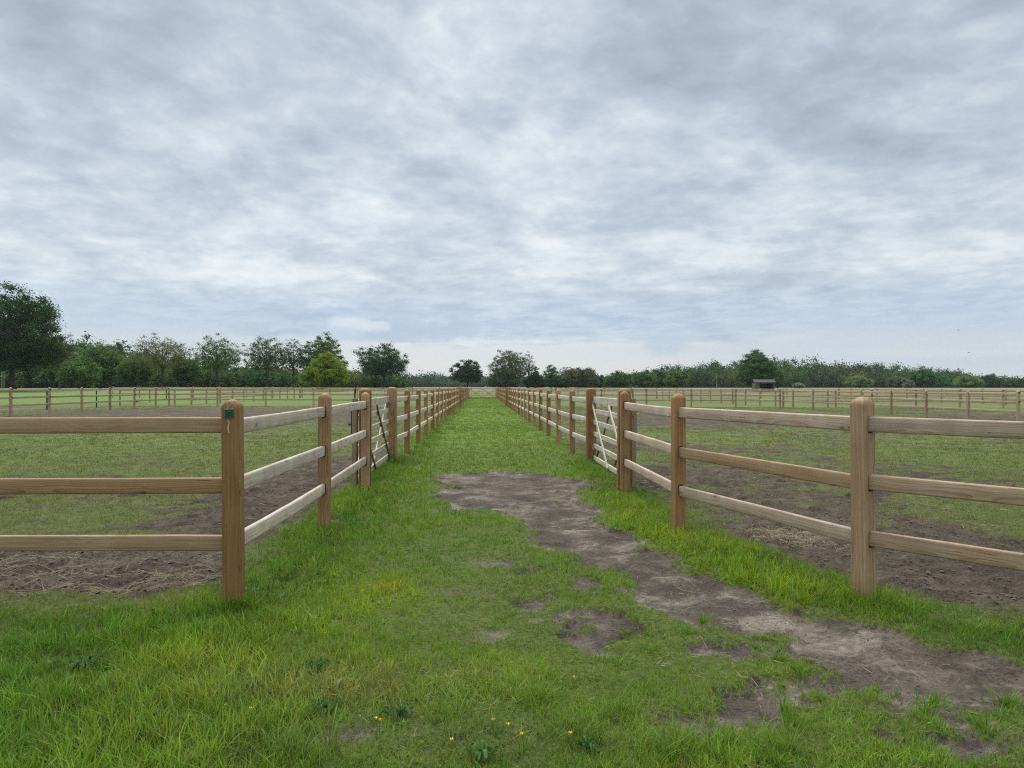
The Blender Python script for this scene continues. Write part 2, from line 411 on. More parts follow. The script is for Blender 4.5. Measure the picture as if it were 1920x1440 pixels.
def blades(px, py, pz, h, w, ang, lean, face, col, seg):
    """blade strips: seg quads then a tip"""
    n = len(px); K = seg
    verts = np.zeros((n, 2*K + 1, 3), np.float32)
    dx, dy = np.cos(ang), np.sin(ang); wx, wy = np.cos(face), np.sin(face)
    for k in range(K + 1):
        s = k / K
        ox = px + dx*lean*s**1.8; oy = py + dy*lean*s**1.8
        oz = pz + h*(s - .28*(lean/np.maximum(h, 1e-3))*s**2.2*.8)
        ww = w*(1 - s**2*.75)/2
        if k < K:
            verts[:, 2*k] = np.stack([ox - wx*ww, oy - wy*ww, oz], 1); verts[:, 2*k+1] = np.stack([ox + wx*ww, oy + wy*ww, oz], 1)
        else: verts[:, 2*K] = np.stack([ox, oy, oz], 1)
    base = (np.arange(n)*(2*K+1))[:, None]
    fl = []
    for k in range(K-1):
        fl.append(base + np.array([2*k, 2*k+1, 2*k+3, 2*k+2]))
    tri = base + np.array([2*K-2, 2*K-1, 2*K])
    flat = np.concatenate([np.concatenate(fl, 1), tri], 1) if fl else tri
    sizes = np.tile(np.array([4]*(K-1) + [3]), n)
    return verts.reshape(-1, 3), flat.ravel(), sizes, np.repeat(col, 2*K+1, axis=0)

def grow(y0, y1, dens, seg, per=9, strip=None):
    ym = (y0+y1)/2; hw = .74*y1 + 2.2; hw = min(hw, 30) if strip is None else strip
    nt = int(dens*(y1-y0)*2*hw/per)
    tx = rng.uniform(-hw, hw, nt) + (PSI*ym if strip is None else .18); ty = rng.uniform(y0, y1, nt)
    x = np.repeat(tx, per); y = np.repeat(ty, per); n = len(x)
    sp = .022 + .0022*ym
    oa = rng.uniform(0, 6.283, n); orad = np.abs(rng.normal(0, sp, n))
    x = x + np.cos(oa)*orad; y = y + np.sin(oa)*orad
    c = cover(x, y); lp, rp = zones(x, y); pz = np.maximum(lp, rp)
    keep = rng.random(n) < np.clip(np.where(pz > .5, sstep(-.05, .85, c + .5*fbm(x, y, .25, 3, 73))*.95, sstep(.28, .95, c)), 0, 1)
    keep &= (rng.random(n) < .99)
    tw = np.repeat(np.arange(nt), per)[keep]
    x, y, c, pz, oa = x[keep], y[keep], c[keep], pz[keep], oa[keep]; n = len(x)
    if n == 0: return None
    z = hgt(x, y) + micro(x, y, c) - .006
    patch = fbm(x, y, .75, 4, 71); patch2 = fbm(x, y, .22, 3, 72)
    # sward height: tall on the left and along the fences, mown in the lane, grazed in the paddocks
    hh = .046 + .0*x
    hh += .033*np.maximum(blob(x,y,150,1330,420,170), blob(x,y,330,1210,300,60)) + .04*blob(x,y,560,960,200,110) - .024*blob(x,y,1330,1220,430,130) - .012*blob(x,y,800,1390,330,60) + .035*blob(x,y,1420,1090,260,60)
    hh += .025*blob(x,y,1150,900,70,25)
    vr = np.exp(-((x - right_line(y) + .25)/.45)**2)*(y < 11); hh += .03*vr
    vl = np.exp(-((x + 1.55)/.35)**2)*(y > 5)*(y < 60); hh += .018*vl
    hh = np.where(y > 12.5, np.minimum(hh, .058 + .02*vl), hh)
    hh = hh*(1-pz) + pz*(.032 + .012*np.clip(c-.5, 0, 1))
    hh = hh*np.clip(1 + .75*patch + .35*patch2, .35, 2.0)*np.clip(.55 + .5*c, .5, 1.05)
    tuftv = (hash2(tw, tw*3 + 1, 5)*1.0)
    h = hh*rng.uniform(.45, 1.25, n)*(.75 + .5*tuftv)
    grow_w = max(1., (ym/5.)**.75)
    w = (.0042*rng.uniform(.6, 1.35, n)*np.clip(h/.07, .75, 1.6))*grow_w
    ang = np.where(rng.random(n) < .65, oa, rng.uniform(0, 6.283, n))
    lean = h*np.abs(rng.normal(.38, .30, n)); lean = np.minimum(lean, h*1.15)
    face = ang + 1.5708 + rng.normal(0, .6, n)
    col = tint(x, y)
    var = np.repeat(rng.normal(0, .18, nt), per)[keep] + rng.normal(0, .15, n) + .28*patch2 + .35*patch
    hue = np.repeat(rng.normal(0, .16, nt), per)[keep] + .25*patch
    col = col*np.clip(1 + var, .45, 1.7)[:, None]
    col[:, 0] *= np.clip(1 + hue, .6, 1.5); col[:, 2] *= np.clip(1 - .5*hue, .6, 1.6)
    broad = (rng.random(n) < .16*sstep(-.05, .3, fbm(x, y, .5, 3, 74))) & (ym < 9) & (pz < .5)
    w = np.where(broad, w*rng.uniform(2.2, 3.6, n), w); h = np.where(broad, h*.55, h); lean = np.where(broad, h*rng.uniform(.7, 1.5, n), lean)
    col[broad] *= np.array([.80, .92, 1.15])
    flat_ = rng.random(n) < .10; h = np.where(flat_, h*.45, h); lean = np.where(flat_, h*2.6, lean)
    dry = rng.random(n) < (.07 + .10*pz + .16*np.clip(patch, 0, 1))
    col[dry] = (DRY*rng.uniform(.5, 1.15, dry.sum())[:, None])
    h[dry] *= .75; lean[dry] *= 1.5
    return blades(x, y, z, h, w, ang, lean, face, col.astype(np.float32), seg)

def build_grass():
    V, Fl, Sz, Cl = [], [], [], []; off = 0
    edges = [1.2, 2.4, 3.0, 3.7, 4.5, 5.5, 6.8, 8.5, 10.5, 13, 16, 20, 25, 31, 38, 46, 56]
    for a, b in zip(edges[:-1], edges[1:]):
        m = (a+b)/2
        d = 12000*min(1, (3.0/m)**1.5)
        if m < 2.4: d = 3500
        r = grow(a, b, d, 3 if m < 7 else 2)
        if r is None: continue
        V.append(r[0]); Fl.append(r[1] + off); Sz.append(r[2]); Cl.append(r[3]); off += len(r[0])
    for a, b in ((56, 68), (68, 80), (80, 94.8)):
        r = grow(a, b, 150, 2, strip=1.85)
        V.append(r[0]); Fl.append(r[1] + off); Sz.append(r[2]); Cl.append(r[3]); off += len(r[0])
    me = mesh_from('grass', np.concatenate(V), np.concatenate(Fl), np.concatenate(Sz), [M_grass], None, True, np.concatenate(Cl))
    o = link('grass', me); tag(o, 'short and tufted green grass covering lane, verges and paddocks', 'grass', kind='stuff')
    print('grass blades', len(Sz), sum(map(len, Sz)), 'verts', off)
build_grass()

def long_tuft(x, y, n, hh, sp, V, off):
    a = rng.uniform(0, 6.283, n); r = np.abs(rng.normal(0, sp, n))
    px = x + np.cos(a)*r; py = y + np.sin(a)*r
    h = hh*rng.uniform(.4, 1.2, n)
    col = tint(px, py)*rng.uniform(.6, 1.25, n)[:, None]
    q = blades(px, py, hgt(px, py), h, np.full(n, .0045)*max(1, (y/6)**.6), a, h*rng.uniform(.2, 1., n), a + 1.57 + rng.normal(0, .5, n), col.astype(np.float32), 4)
    V.append((q[0], q[1] + off, q[2], q[3])); return off + len(q[0])
def build_tufts():
    V = []; off = 0
    spots = [(-1.67, 5.02, 260, .15, .085), (-1.5, 5.1, 70, .16, .09), (2.6, 4.98, 170, .14, .10), (2.02, 7.5, 60, .12, .1), (-1.62, 7.75, 70, .10, .12), (2.0, 10.35, 60, .12, .13), (-1.72, 14.75, 140, .22, .16), (-1.6, 14.8, 70, .15, .14), (2.1, 14.25, 160, .17, .22)]
    for y in np.arange(10.9, 14.8, .16):
        spots.append((2.0 + rng.normal(0, .12), y, 45, .15, .10)); spots.append((-1.72 + rng.normal(0, .1), y, 30, .16, .1))
    for x in np.arange(-1.5, 2.0, .22):
        spots.append((x, 94.6 + rng.normal(0, .1), 30, .22, .14)); spots.append((x, 55.4 + rng.normal(0, .25), 12, .10, .16))
    for k in range(70):
        px = rng.uniform(-60, 640); py = rng.uniform(1210, 1436)
        if px > 380 and py < 1300: continue
        x, y = gp(px, py); spots.append((x, y, 40, rng.uniform(.09, .16), .05))
    for k in range(60):
        px = rng.uniform(820, 1500); py = rng.uniform(1300, 1438); x, y = gp(px, py); spots.append((x, y, 28, rng.uniform(.09, .15), .04))
    for px, py in ((1215,1225),(1215,1195),(1320,1168),(1460,1240),(1505,1265),(1730,1335),(1750,1322),(1850,1375),(1885,1322),(1160,1250),(1290,1190),(1660,1425),(1740,1410)):
        x, y = gp(px, py); spots.append((x, y, 90, .065, .05))
    for s in spots:
        if len(s) == 5 and s[3] < .165 and s[1] < 5 and s[2] == 28 and cover(np.array([s[0]]), np.array([s[1]]))[0] < .75: continue
        off = long_tuft(*s, V, off)
    me = mesh_from('long_grass', np.concatenate([v[0] for v in V]), np.concatenate([v[1] for v in V]), np.concatenate([v[2] for v in V]), [M_grass], None, True, np.concatenate([v[3] for v in V]))
    tag(link('long_grass', me), 'longer uncut grass tufts at post feet and in the left foreground', 'grass', kind='stuff')
build_tufts()

def build_straw():
    P = []
    def put(poly_pts, n, lo, hi):
        a = np.array([gp(*p) for p in poly_pts])
        mn, mx = a.min(0), a.max(0); k = 0
        while k < n:
            q = rng.uniform(mn, mx, (n, 2)); ins = psdf(q[:, 0], q[:, 1], a) < 0
            for x, y in q[ins]:
                P.append((x, y, rng.uniform(lo, hi))); k += 1
                if k >= n: break
    put([(-80, 1045), (130, 1040), (230, 1065), (180, 1100), (60, 1120), (-80, 1118)], 170, .05, .22)
    put([(250, 1075), (380, 1066), (420, 1072), (370, 1105), (270, 1112)], 120, .04, .18)
    put([(120, 1100), (260, 1100), (230, 1118), (150, 1122)], 90, .05, .16)
    put([(0, 1035), (420, 1032), (420, 1105), (0, 1112)], 70, .04, .2)
    put([(1395, 992), (1500, 985), (1560, 1000), (1530, 1022), (1420, 1015)], 1000, .015, .05)
    put([(1500, 1000), (1640, 1000), (1640, 1030), (1540, 1030)], 160, .02, .06)
    put([(1180, 885), (1270, 900), (1270, 925), (1190, 910)], 150, .03, .09)
    put([(1000, 960), (1130, 975), (1400, 1110), (1900, 1270), (1880, 1310), (1350, 1170), (1180, 1080)], 80, .02, .10)
    put([(1340, 1155), (1420, 1160), (1440, 1185), (1370, 1175)], 70, .01, .04)
    put([(1200, 1180), (1560, 1230), (1900, 1330), (1900, 1410), (1500, 1330), (1100, 1230)], 60, .02, .09)
    put([(300, 870), (640, 870), (560, 960), (420, 1000)], 260, .03, .10)
    put([(1700, 900), (1920, 900), (1920, 1000), (1700, 990)], 120, .03, .12)
    put([(400, 1250), (1100, 1250), (1100, 1430), (300, 1430)], 26, .04, .10)
    n = len(P); A = np.array(P); x, y, L = A.T
    ang = rng.normal(.5, 1.0, n); dx, dy = np.cos(ang)*L/2, np.sin(ang)*L/2
    w = rng.uniform(.0008, .0019, n)*np.maximum(1, (y/5)**.6)
    def zz(px, py): return hgt(px, py) + micro(px, py, cover(px, py)) + .006
    z0 = zz(x-dx, y-dy) + rng.uniform(0, .012, n); z1 = zz(x+dx, y+dy) + rng.uniform(0, .012, n)
    wx, wy = -np.sin(ang)*w, np.cos(ang)*w
    v = np.stack([np.stack([x-dx-wx, y-dy-wy, z0], 1), np.stack([x-dx+wx, y-dy+wy, z0], 1), np.stack([x+dx+wx, y+dy+wy, z1], 1), np.stack([x+dx-wx, y+dy-wy, z1], 1),
                  np.stack([x-dx, y-dy, z0+w*1.5], 1), np.stack([x+dx, y+dy, z1+w*1.5], 1)], 1)
    b = (np.arange(n)*6)[:, None]
    fl = np.concatenate([b + np.array([0, 3, 5, 4]), b + np.array([1, 4, 5, 2]), b + np.array([0, 1, 2, 3])], 1)
    me = mesh_from('loose_straw', v.reshape(-1, 3), fl.ravel(), np.full(n*3, 4), [M_straw])
    tag(link('loose_straw', me), 'loose pale straw and hay bits scattered over bare soil', 'straw', kind='stuff')
build_straw()

def build_clods():
    V, Fl, Sz = [], [], []; off = 0
    n = 8000
    px = np.concatenate([rng.uniform(-60, 425, 900), rng.uniform(1180, 1960, 2600), rng.uniform(420, 700, 500), rng.uniform(820, 1930, n-4000)])
    py = np.concatenate([rng.uniform(1030, 1115, 900), rng.uniform(860, 1150, 2600), rng.uniform(860, 1010, 500), rng.uniform(885, 1420, n-4000)])
    Z = F*CAMH/(py-HY); xc = (px-CX)/F*Z; x = xc*cP + Z*sP; y = -xc*sP + Z*cP
    c = cover(x, y); lp, rp = zones(x, y); k = c < .45 - .1*(1-np.maximum(lp, rp)); x, y, c = x[k], y[k], c[k]; pz = np.maximum(lp, rp)[k]; n = len(x)
    z = hgt(x, y) + micro(x, y, c)
    r = np.abs(rng.normal(0, 1, n))*(.003 + .0048*pz) + .0025
    oc = np.array([(1,0,0),(-1,0,0),(0,1,0),(0,-1,0),(0,0,.7),(0,0,-.5),(.6,.6,.3),(-.6,.6,.35),(.6,-.6,.3),(-.6,-.6,.3)], float)[:6]
    v = oc[None]*r[:, None, None]*rng.uniform(.6, 1.4, (n, 6, 1)) + np.stack([x, y, z + r*.25], 1)[:, None]
    f = np.array([(0,2,4),(2,1,4),(1,3,4),(3,0,4),(2,0,5),(1,2,5),(3,1,5),(0,3,5)])
    fl = (np.arange(n)*6)[:, None, None] + f[None]
    m = plain('soil_clod', (.12, .094, .075), .95, 0, .35, 3)
    me = mesh_from('soil_crumbs', v.reshape(-1, 3), fl.ravel(), np.full(n*8, 3), [m], None, False)
    tag(link('soil_crumbs', me), 'small brown soil crumbs lying on the trodden earth', 'soil', kind='stuff')
build_clods()

# ------------------------------------------------------------------ fences
PH, RAILZ, RW, RT = 1.43, (.445, .835, 1.235), .107, .042
def rrect(w, h, r, n=3):
    out = []
    for cx, cy, a0 in ((w/2-r, h/2-r, 0), (-w/2+r, h/2-r, 90), (-w/2+r, -h/2+r, 180), (w/2-r, -h/2+r, 270)):
        for k in range(n+1):
            a = math.radians(a0 + 90*k/n); out.append((cx + r*math.cos(a), cy + r*math.sin(a)))
    return out
def post_mb(w=.118, hgt_=PH, dome=.060, fat=False):
    mb = MB(); rings = []
    prof = rrect(w, w, w*.05, 1)
    for z in (-.4, .0, .4, .8, hgt_-dome): rings.append([(x, y, z) for x, y in prof])
    if fat:
        for t, s in ((.35, .93), (.7, .78), (.92, .52), (1., .30)): rings.append([(x*s, y*s, hgt_-dome + dome*t) for x, y in prof])
    else:
        for t in (.15, .3, .45, .6, .74, .86, .95, 1.):
            s = max(.12, (1 - t**2.0)**.62); rings.append([(x*s, y*s, hgt_-dome + dome*t) for x, y in prof])
    mb.loft(rings)
    return mb
def mortised(name, mb, mats, dirs, w, zs=RAILZ):
    """cut real pockets where the rails enter"""
    me = mb.mesh(name, mats, 28); tmp = bpy.data.objects.new('tmp', me); C.objects.link(tmp); cut = MB()
    for (a, both) in dirs:
        for z in zs:
            pr = rrect(RT + .013, RW + .013, .022)
            c, s = math.cos(a), math.sin(a)
            ts = (-.5, .5) if both else (0.02, .5)
            rings = [[(c*t - s*p, s*t + c*p, z + q) for p, q in pr] for t in ts]
            cut.loft(rings if True else rings)
    cm = cut.mesh('cut', [mats[0]]); co = bpy.data.objects.new('cut', cm); C.objects.link(co)
    import bmesh
    for q in (me, cm):
        bm = bmesh.new(); bm.from_mesh(q); bmesh.ops.recalc_face_normals(bm, faces=bm.faces); bm.to_mesh(q); bm.free()
    md = tmp.modifiers.new('b', 'BOOLEAN'); md.object = co; md.operation = 'DIFFERENCE'; md.solver = 'EXACT'; md.use_self = True
    bpy.context.view_layer.update(); dg = bpy.context.evaluated_depsgraph_get()
    out = bpy.data.meshes.new_from_object(tmp.evaluated_get(dg)); out.name = name
    out.set_sharp_from_angle(angle=math.radians(20))
    bpy.data.objects.remove(tmp); bpy.data.objects.remove(co)
    return out
P_mid = mortised('post', post_mb(), [M_post], [(0, True)], .118)
P_end = mortised('post', post_mb(), [M_post], [(math.pi, False)], .118)
P_start = mortised('post', post_mb(), [M_post], [(0, False)], .118)
P_corner = mortised('post', post_mb(), [M_post], [(math.pi, False), (math.pi/2, False)], .118)
P_fat0 = mortised('gate_post', post_mb(.175, 1.475, .05, True), [M_post], [(0, False)], .175)
P_fat1 = mortised('gate_post', post_mb(.175, 1.475, .05, True), [M_post], [(math.pi, False)], .175)
P_fatn = post_mb(.175, 1.475, .05, True).mesh('gate_post', [M_post])
def far_post():
    mb = post_mb(.112, 1.40, .07)
    for z in (1.30, .92):
        mb.box((0, -.075, z), (.045, .035, .05), 1); mb.box((-.075, 0, z), (.035, .045, .05), 1)
    return mb.mesh('post', [M_fpost, M_black])
P_far = far_post()
RAILS = {}
def rail_mesh(L, mat, v):
    k = (round(L, 2), mat.name, v)
    if k not in RAILS:
        r = random.Random(int(k[0]*100)*7 + v); mb = MB(); rings = []; pr = rrect(RT, RW, .013, 3)
        bow, twist, bz = r.uniform(-.008, .008), r.uniform(-.03, .03), r.uniform(-.006, .006)
        for i in range(9):
            s = i/8; k4 = 4*s*(1-s)
            wob = r.uniform(-.0012, .0012); tw = twist*(s-.5)
            rings.append([((s-.5)*L, (p*math.cos(tw) - q*math.sin(tw))*(1+wob*4) + bow*k4, (q*math.cos(tw) + p*math.sin(tw)) + bz*k4 + wob) for p, q in pr])
        mb.loft(rings); RAILS[k] = mb.mesh('rail', [mat], 40)
    return RAILS[k]
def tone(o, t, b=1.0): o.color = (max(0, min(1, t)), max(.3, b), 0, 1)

def fence(label, posts, kinds=None, tones=(.85, .12), far=False, zs=RAILZ, closed_to=None, name='wooden_fence', post_tones=None, rail_tones=None, group=None, jit=1.0):
    """posts: ground points in order; > post or gate_post, and three rails to each span"""
    n = len(posts); kinds = kinds or ['m']*n
    x0, y0 = posts[0]; root = thing(name, label, 'fence', (x0, y0, H(x0, y0)), 0, group)
    z0 = H(x0, y0); out = []
    for i, (x, y) in enumerate(posts):
        a = Vector(posts[max(i-1, 0)]); b = Vector(posts[min(i+1, n-1)])
        p = Vector(posts[i]); d = Vector((0, 0))
        if i > 0: d += (p - a).normalized()
        if i < n-1: d += (b - p).normalized()
        ang = math.atan2(d.y, d.x); k = kinds[i]
        if far: me = P_far
        else: me = {'m': P_mid, 'e': P_end, 's': P_start, 'F': P_fat0, 'f': P_fat1, 'n': P_fatn, 'c': P_corner, 'x': None}[k]
        if k == 'c': ang = closed_to
        if me is None: out.append(None); continue
        o = link('gate_post' if k in 'Ffn' else 'post', me, root, (x-x0, y-y0, H(x, y) - z0 + (random.uniform(-.018, .018)*jit)), ang)
        o.rotation_euler = (random.gauss(0, .005)*jit, random.gauss(0, .005)*jit, ang + random.gauss(0, .01)*jit)
        tone(o, (post_tones or {}).get(i, tones[1]) + random.uniform(-.09, .11), random.uniform(.80, 1.18)*(.82 if k in 'Ffn' else 1))
        out.append(o)
    for i in range(n-1):
        (ax, ay), (bx, by) = posts[i], posts[i+1]
        if kinds[i+1] == 'n' and not far: continue
        L = math.hypot(bx-ax, by-ay); ang = math.atan2(by-ay, bx-ax)
        az, bz = H(ax, ay), H(bx, by)
        for j, z in enumerate(zs):
            e0, e1 = random.uniform(-.008, .008)*jit, random.uniform(-.008, .008)*jit
            o = link('rail', rail_mesh(L - .035, M_frail if far else M_rail, random.randrange(4) if L < 2.8 or not far else random.randrange(3)), root, ((ax+bx)/2 - x0, (ay+by)/2 - y0, (az+bz)/2 - z0 + z + (e0+e1)/2), 0)
            o.rotation_euler = (random.gauss(0, .012)*jit, -math.atan2(bz+e1-az-e0, L), ang)
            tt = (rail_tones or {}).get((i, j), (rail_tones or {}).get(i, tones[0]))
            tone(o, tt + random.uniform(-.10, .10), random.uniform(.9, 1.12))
    return root, out

# the near fences
nl, nlp = fence('front left fence of three brown rails, its corner post carrying a green plaque',
      [(-7.53, 5.15), (-4.60, 5.14), (-1.67, 5.13), (-1.62, 7.80), (-1.65, 10.75), (-1.68, 10.915)], ['m', 'm', 'c', 'm', 'e', 'n'], (.80, .14), closed_to=0.0,
      rail_tones={0: .14, 1: .14}, post_tones={2: .05, 3: .12, 4: .10, 5: .04})  # front rails stay brown; lane spans get grazing sheen painted in as silver
cpost = nlp[2]; cpost.color = (.04, .80, 0, 1)
fence('right fence of three rails bending outwards beside the bare footpath',
      [(6.60, .55), (4.55, 2.76), (2.66, 5.09), (2.02, 7.57), (2.02, 10.43), (2.03, 10.595)], ['m', 'm', 'm', 'm', 'e', 'n'], (.48, .12),
      rail_tones={0: .3, (1, 2): .45, (1, 1): .35, (1, 0): .28, (2, 0): .15, (2, 0): .62, (2, 1): .12, (2, 2): .5, 3: .6}, post_tones={2: .16, 3: .12, 4: .06, 5: .03})
YL = [14.9] + [16.75 + 2.93*k for k in range(13)] + [54.75]
YR = [14.42] + [16.50 + 2.93*k for k in range(13)] + [54.55]
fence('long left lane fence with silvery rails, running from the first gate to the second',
      [(-1.76 if k == 0 else -1.65, y) for k, y in enumerate(YL)], ['F'] + ['m']*13 + ['f'], (.92, .06), post_tones={0: .02})  # high rail tone on both lane sides paints in the sky's grazing sheen
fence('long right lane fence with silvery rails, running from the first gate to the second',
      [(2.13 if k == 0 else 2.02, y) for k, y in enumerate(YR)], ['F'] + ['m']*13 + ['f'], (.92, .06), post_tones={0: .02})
YE = [58.85] + [61.8 + 2.93*k for k in range(12)]
fence('far left lane fence, browner, between the second gate and the lane end',
      [(-1.65, y) for y in YE], ['F'] + ['m']*11 + ['e'], (.55, .05))
fence('far right lane fence, browner, between the second gate and the lane end',
      [(2.02, y) for y in YE], ['F'] + ['m']*11 + ['e'], (.55, .05))
# paddock fences
def run(a, b, n): return [(a[0] + (b[0]-a[0])*k/n, a[1] + (b[1]-a[1])*k/n) for k in range(n+1)]
FZ = (.52, .90, 1.26)
fence('pale fence along the far left side of the left paddock', run((-22.7, 30.6), (-22.7, 95), 20), far=True, zs=FZ, tones=(.34, .18))
fence('pale cross fence at the back of the left paddock', run((-22.55, 55), (-1.86, 55), 6), ['m']*7, far=True, zs=FZ, tones=(.34, .18))
fence('most distant cross fence on the left, ending at the lane gate', run((-22.55, 95.2), (-1.8, 95.2), 6), far=True, zs=FZ, tones=(.4, .25))
fence('pale fence along the far right side of the right paddock', run((22.5, 30.4), (22.5, 95), 20), far=True, zs=FZ, tones=(.34, .18))
fence('pale cross fence at the back of the right paddock', run((2.2, 55), (22.35, 55), 6), far=True, zs=FZ, tones=(.34, .18))
fence('pale cross fence further right, continuing the back of the right paddock', run((22.65, 55.1), (46.4, 55.1), 7), far=True, zs=FZ, tones=(.34, .18))
fence('most distant cross fence on the right, ending at the lane gate', run((2.2, 95.2), (46.4, 95.2), 13), far=True, zs=FZ, tones=(.5, .3))
fence('outermost pale fence running away on the far right', run((46.5, 55.1), (46.5, 95.2), 13), far=True, zs=FZ, tones=(.34, .18))
fence('pale fence crossing the pasture far left beyond the paddock', run((-46, 95.3), (-22.9, 95.3), 7), far=True, zs=FZ, tones=(.34, .18))

# plaque and paint drip on the corner post
def plaque():
    mb = MB(); y = -.0595
    mb.box((-.004, y - .002, 1.335), (.067, .004, .064), 1, .0015)
    mb.box((-.004, y - .0045, 1.335), (.060, .003, .057), 0, .001)
    n = 28
    for R in (.0235,):
        rings = []
        for k in range(n+1):
            a = 6.28318*k/n; c, s = math.cos(a), math.sin(a)
            rings.append([(-.004 + c*(R+q), y - .006 - p, 1.335 + s*(R+q)) for p, q in ((0, -.0016), (.0015, -.0016), (.0015, .0016), (0, .0016))])
        mb.loft(rings, 2, False)
    for k in range(3):          # three leaf-like curls inside the ring
        a0 = 2.0944*k + .4
        pts = [(-.004 + math.cos(a0 + 1.9*t)*(.004 + .016*t), y - .0075, 1.335 + math.sin(a0 + 1.9*t)*(.004 + .016*t)) for t in (0, .2, .4, .6, .8, 1)]
        mb.tube(pts, [.0012, .003, .0042, .0042, .003, .001], 6, 2)
    o = mb.build('plaque', [M_green, M_gold, M_emb], cpost); o['label'] = 'small square green plaque with a gold edge and round emblem'
    d = MB(); pts = [(-.012, y - .001, 1.300), (-.013, y-.002, 1.285), (-.004, y-.002, 1.272), (-.009, y-.003, 1.255), (-.011, y-.003, 1.238), (-.011, y-.003, 1.222), (-.006, y-.002, 1.205)]
    d.tube(pts, [.0014, .002, .003, .0042, .0045, .0042, .0032], 6)
    o = d.build('paint_drip', M_paper, cpost); o['label'] = 'pale dried drip running down below the plaque'; d = MB()
    d.tube([(-.010, y-.001, 1.388), (-.011, y-.002, 1.378), (-.012, y-.001, 1.368)], [.0015, .0026, .0015], 6)
    o = d.build('paint_drip', M_paper, cpost); o['label'] = 'short pale mark above the plaque'
    # slim bolt heads where the plaque is nailed
    s = MB(); s.tube([(-.004, y+.002, 1.408), (-.004, y-.004, 1.408)], [.004, .0035], 8)
    s.build('nail', M_dsteel, cpost)
plaque()

# ------------------------------------------------------------------ gates
def gate(label, x, ya, yb, side, t=.62):
    """field gate hung on the paddock face of its posts; side = +1 paddock at +X"""
    xx = x + side*.150; L = yb - ya
    g = thing('field_gate', label, 'gate', (xx, ya, H(xx, ya)), 0)
    def part(nm, mb, mat, tn=None, b=1., lab=None):
        o = mb.build(nm, mat, g)
        tone(o, t if tn is None else tn, b)
        if lab: o['label'] = lab
        return o
    def along(nm, p, q, w, th, mat, tn=None, b=1., lab=None):     # a bar whose own X runs along it, so the grain follows
        p, q = Vector(p), Vector(q); d = q - p; mb = MB(); mb.box((0, 0, 0), (d.length, th, w), 0, .006)
        o = part(nm, mb, mat, tn, b, lab); o.location = (p+q)/2
        o.rotation_euler = d.to_track_quat('X', 'Z').to_euler(); return o
    for yy, hh in ((.03, 1.33), (L-.03, 1.36)):
        mb = MB(); mb.box((0, yy, .05 + (hh-.05)/2), (.075, .10, hh - .05), 0, .01); part('stile', mb, M_stile, .22, .95)
    for k, z in enumerate((.13, .36, .59, .81, 1.03, 1.24)):
        w = .13 if k == 5 else .085
        along('rail', (0, .08, z), (0, L-.08, z), w, .045 if k == 5 else .032, M_gate, t + .12*random.random(), 1.05)
    m = L/2
    for a, b in (((L-.12), m+.05), ((m-.05), .12)):
        along('brace', (-.036, a, 1.17), (-.036, b, .10), .065, .024, M_gate, t + .15, 1.08)
    for a, b in (((.12), m-.05), ((m+.05), L-.12)):
        along('brace', (.036, a, 1.17), (.036, b, .10), .055, .022, M_dsteel, lab='dark steel cross brace')
    for z in (.32, 1.2):
        mb = MB(); mb.box((-side*.046, L-.22, z), (.012, .36, .05), 0); mb.box((-side*.05, L-.06, z), (.03, .05, .08), 0); part('hinge', mb, M_steel)
    mb = MB(); mb.tube([(0, .02, 1.22), (-.0, .02, 1.46), (0, .04, 1.48), (0, .075, 1.46), (0, .085, 1.40)], [.012, .012, .013, .012, .010], 8); mb.box((side*.046, .03, .98), (.012, .09, .34), 0); mb.box((side*.07, .03, .95), (.05, .03, .03), 0)
    part('latch', mb, M_steel if side > 0 else M_dsteel)
    return g
gate('weathered wooden gate in the right lane fence beside the worn path', 2.03, 10.62, 14.44, 1, .85)
gate('weathered wooden gate in the left lane fence behind the front posts', -1.68, 10.90, 14.90, -1, .55)
gate('small distant gate halfway down the left lane fence', -1.65, 54.85, 58.80, -1, .6)
gate('small distant gate halfway down the right lane fence', 2.02, 54.65, 58.80, 1, .6)
def end_gate():
    y = 94.9; z0 = H(0, y); g = thing('field_gate', 'pale gate with crossed braces closing the far end of the lane', 'gate', (-1.5, y, z0)); W = 3.36
    def pt(nm, mb, mat, tn=.5, b=1.25): o = mb.build(nm, mat, g); tone(o, tn, b); return o
    for x in (.05, W/2, W-.05):
        mb = MB(); mb.box((x, 0, .68), (.10, .07, 1.26), 0); pt('stile', mb, M_stile, .6)
    for z in (.13, .40, .66, .92, 1.24):
        mb = MB(); mb.box((W/2, .03, z), (W, .03, .06 if z < 1 else .09), 0); pt('rail', mb, M_frail, .3)
    for a, b in (((.1, .12), (W/2-.06, 1.22)), ((.1, 1.2), (W/2-.06, .12)), ((W/2+.06, .12), (W-.1, 1.2)), ((W/2+.06, 1.2), (W-.1, .12))):
        mb = MB(); mb.bar((a[0], -.05, a[1]), (b[0], -.05, b[1]), .075, .025); pt('brace', mb, M_frail, .3, .9)
    mb = MB(); mb.bar((W/2+.12, -.08, 1.25), (W/2+.50, -.08, 1.56), .06, .03); o = pt('latch_lever', mb, M_white); 
    mb = MB(); mb.box((.16, -.07, 1.15), (.34, .03, .16), 0); pt('latch_plate', mb, M_steel)
end_gate()
for x, lab in ((-1.60, 'end post at the left of the distant lane gate'), (1.95, 'end post at the right of the distant lane gate')):
    o = link('gate_post', P_fatn, None, (x, 95.05, H(x, 95.05))); tone(o, .35, 1.2); tag(o, lab, 'post')

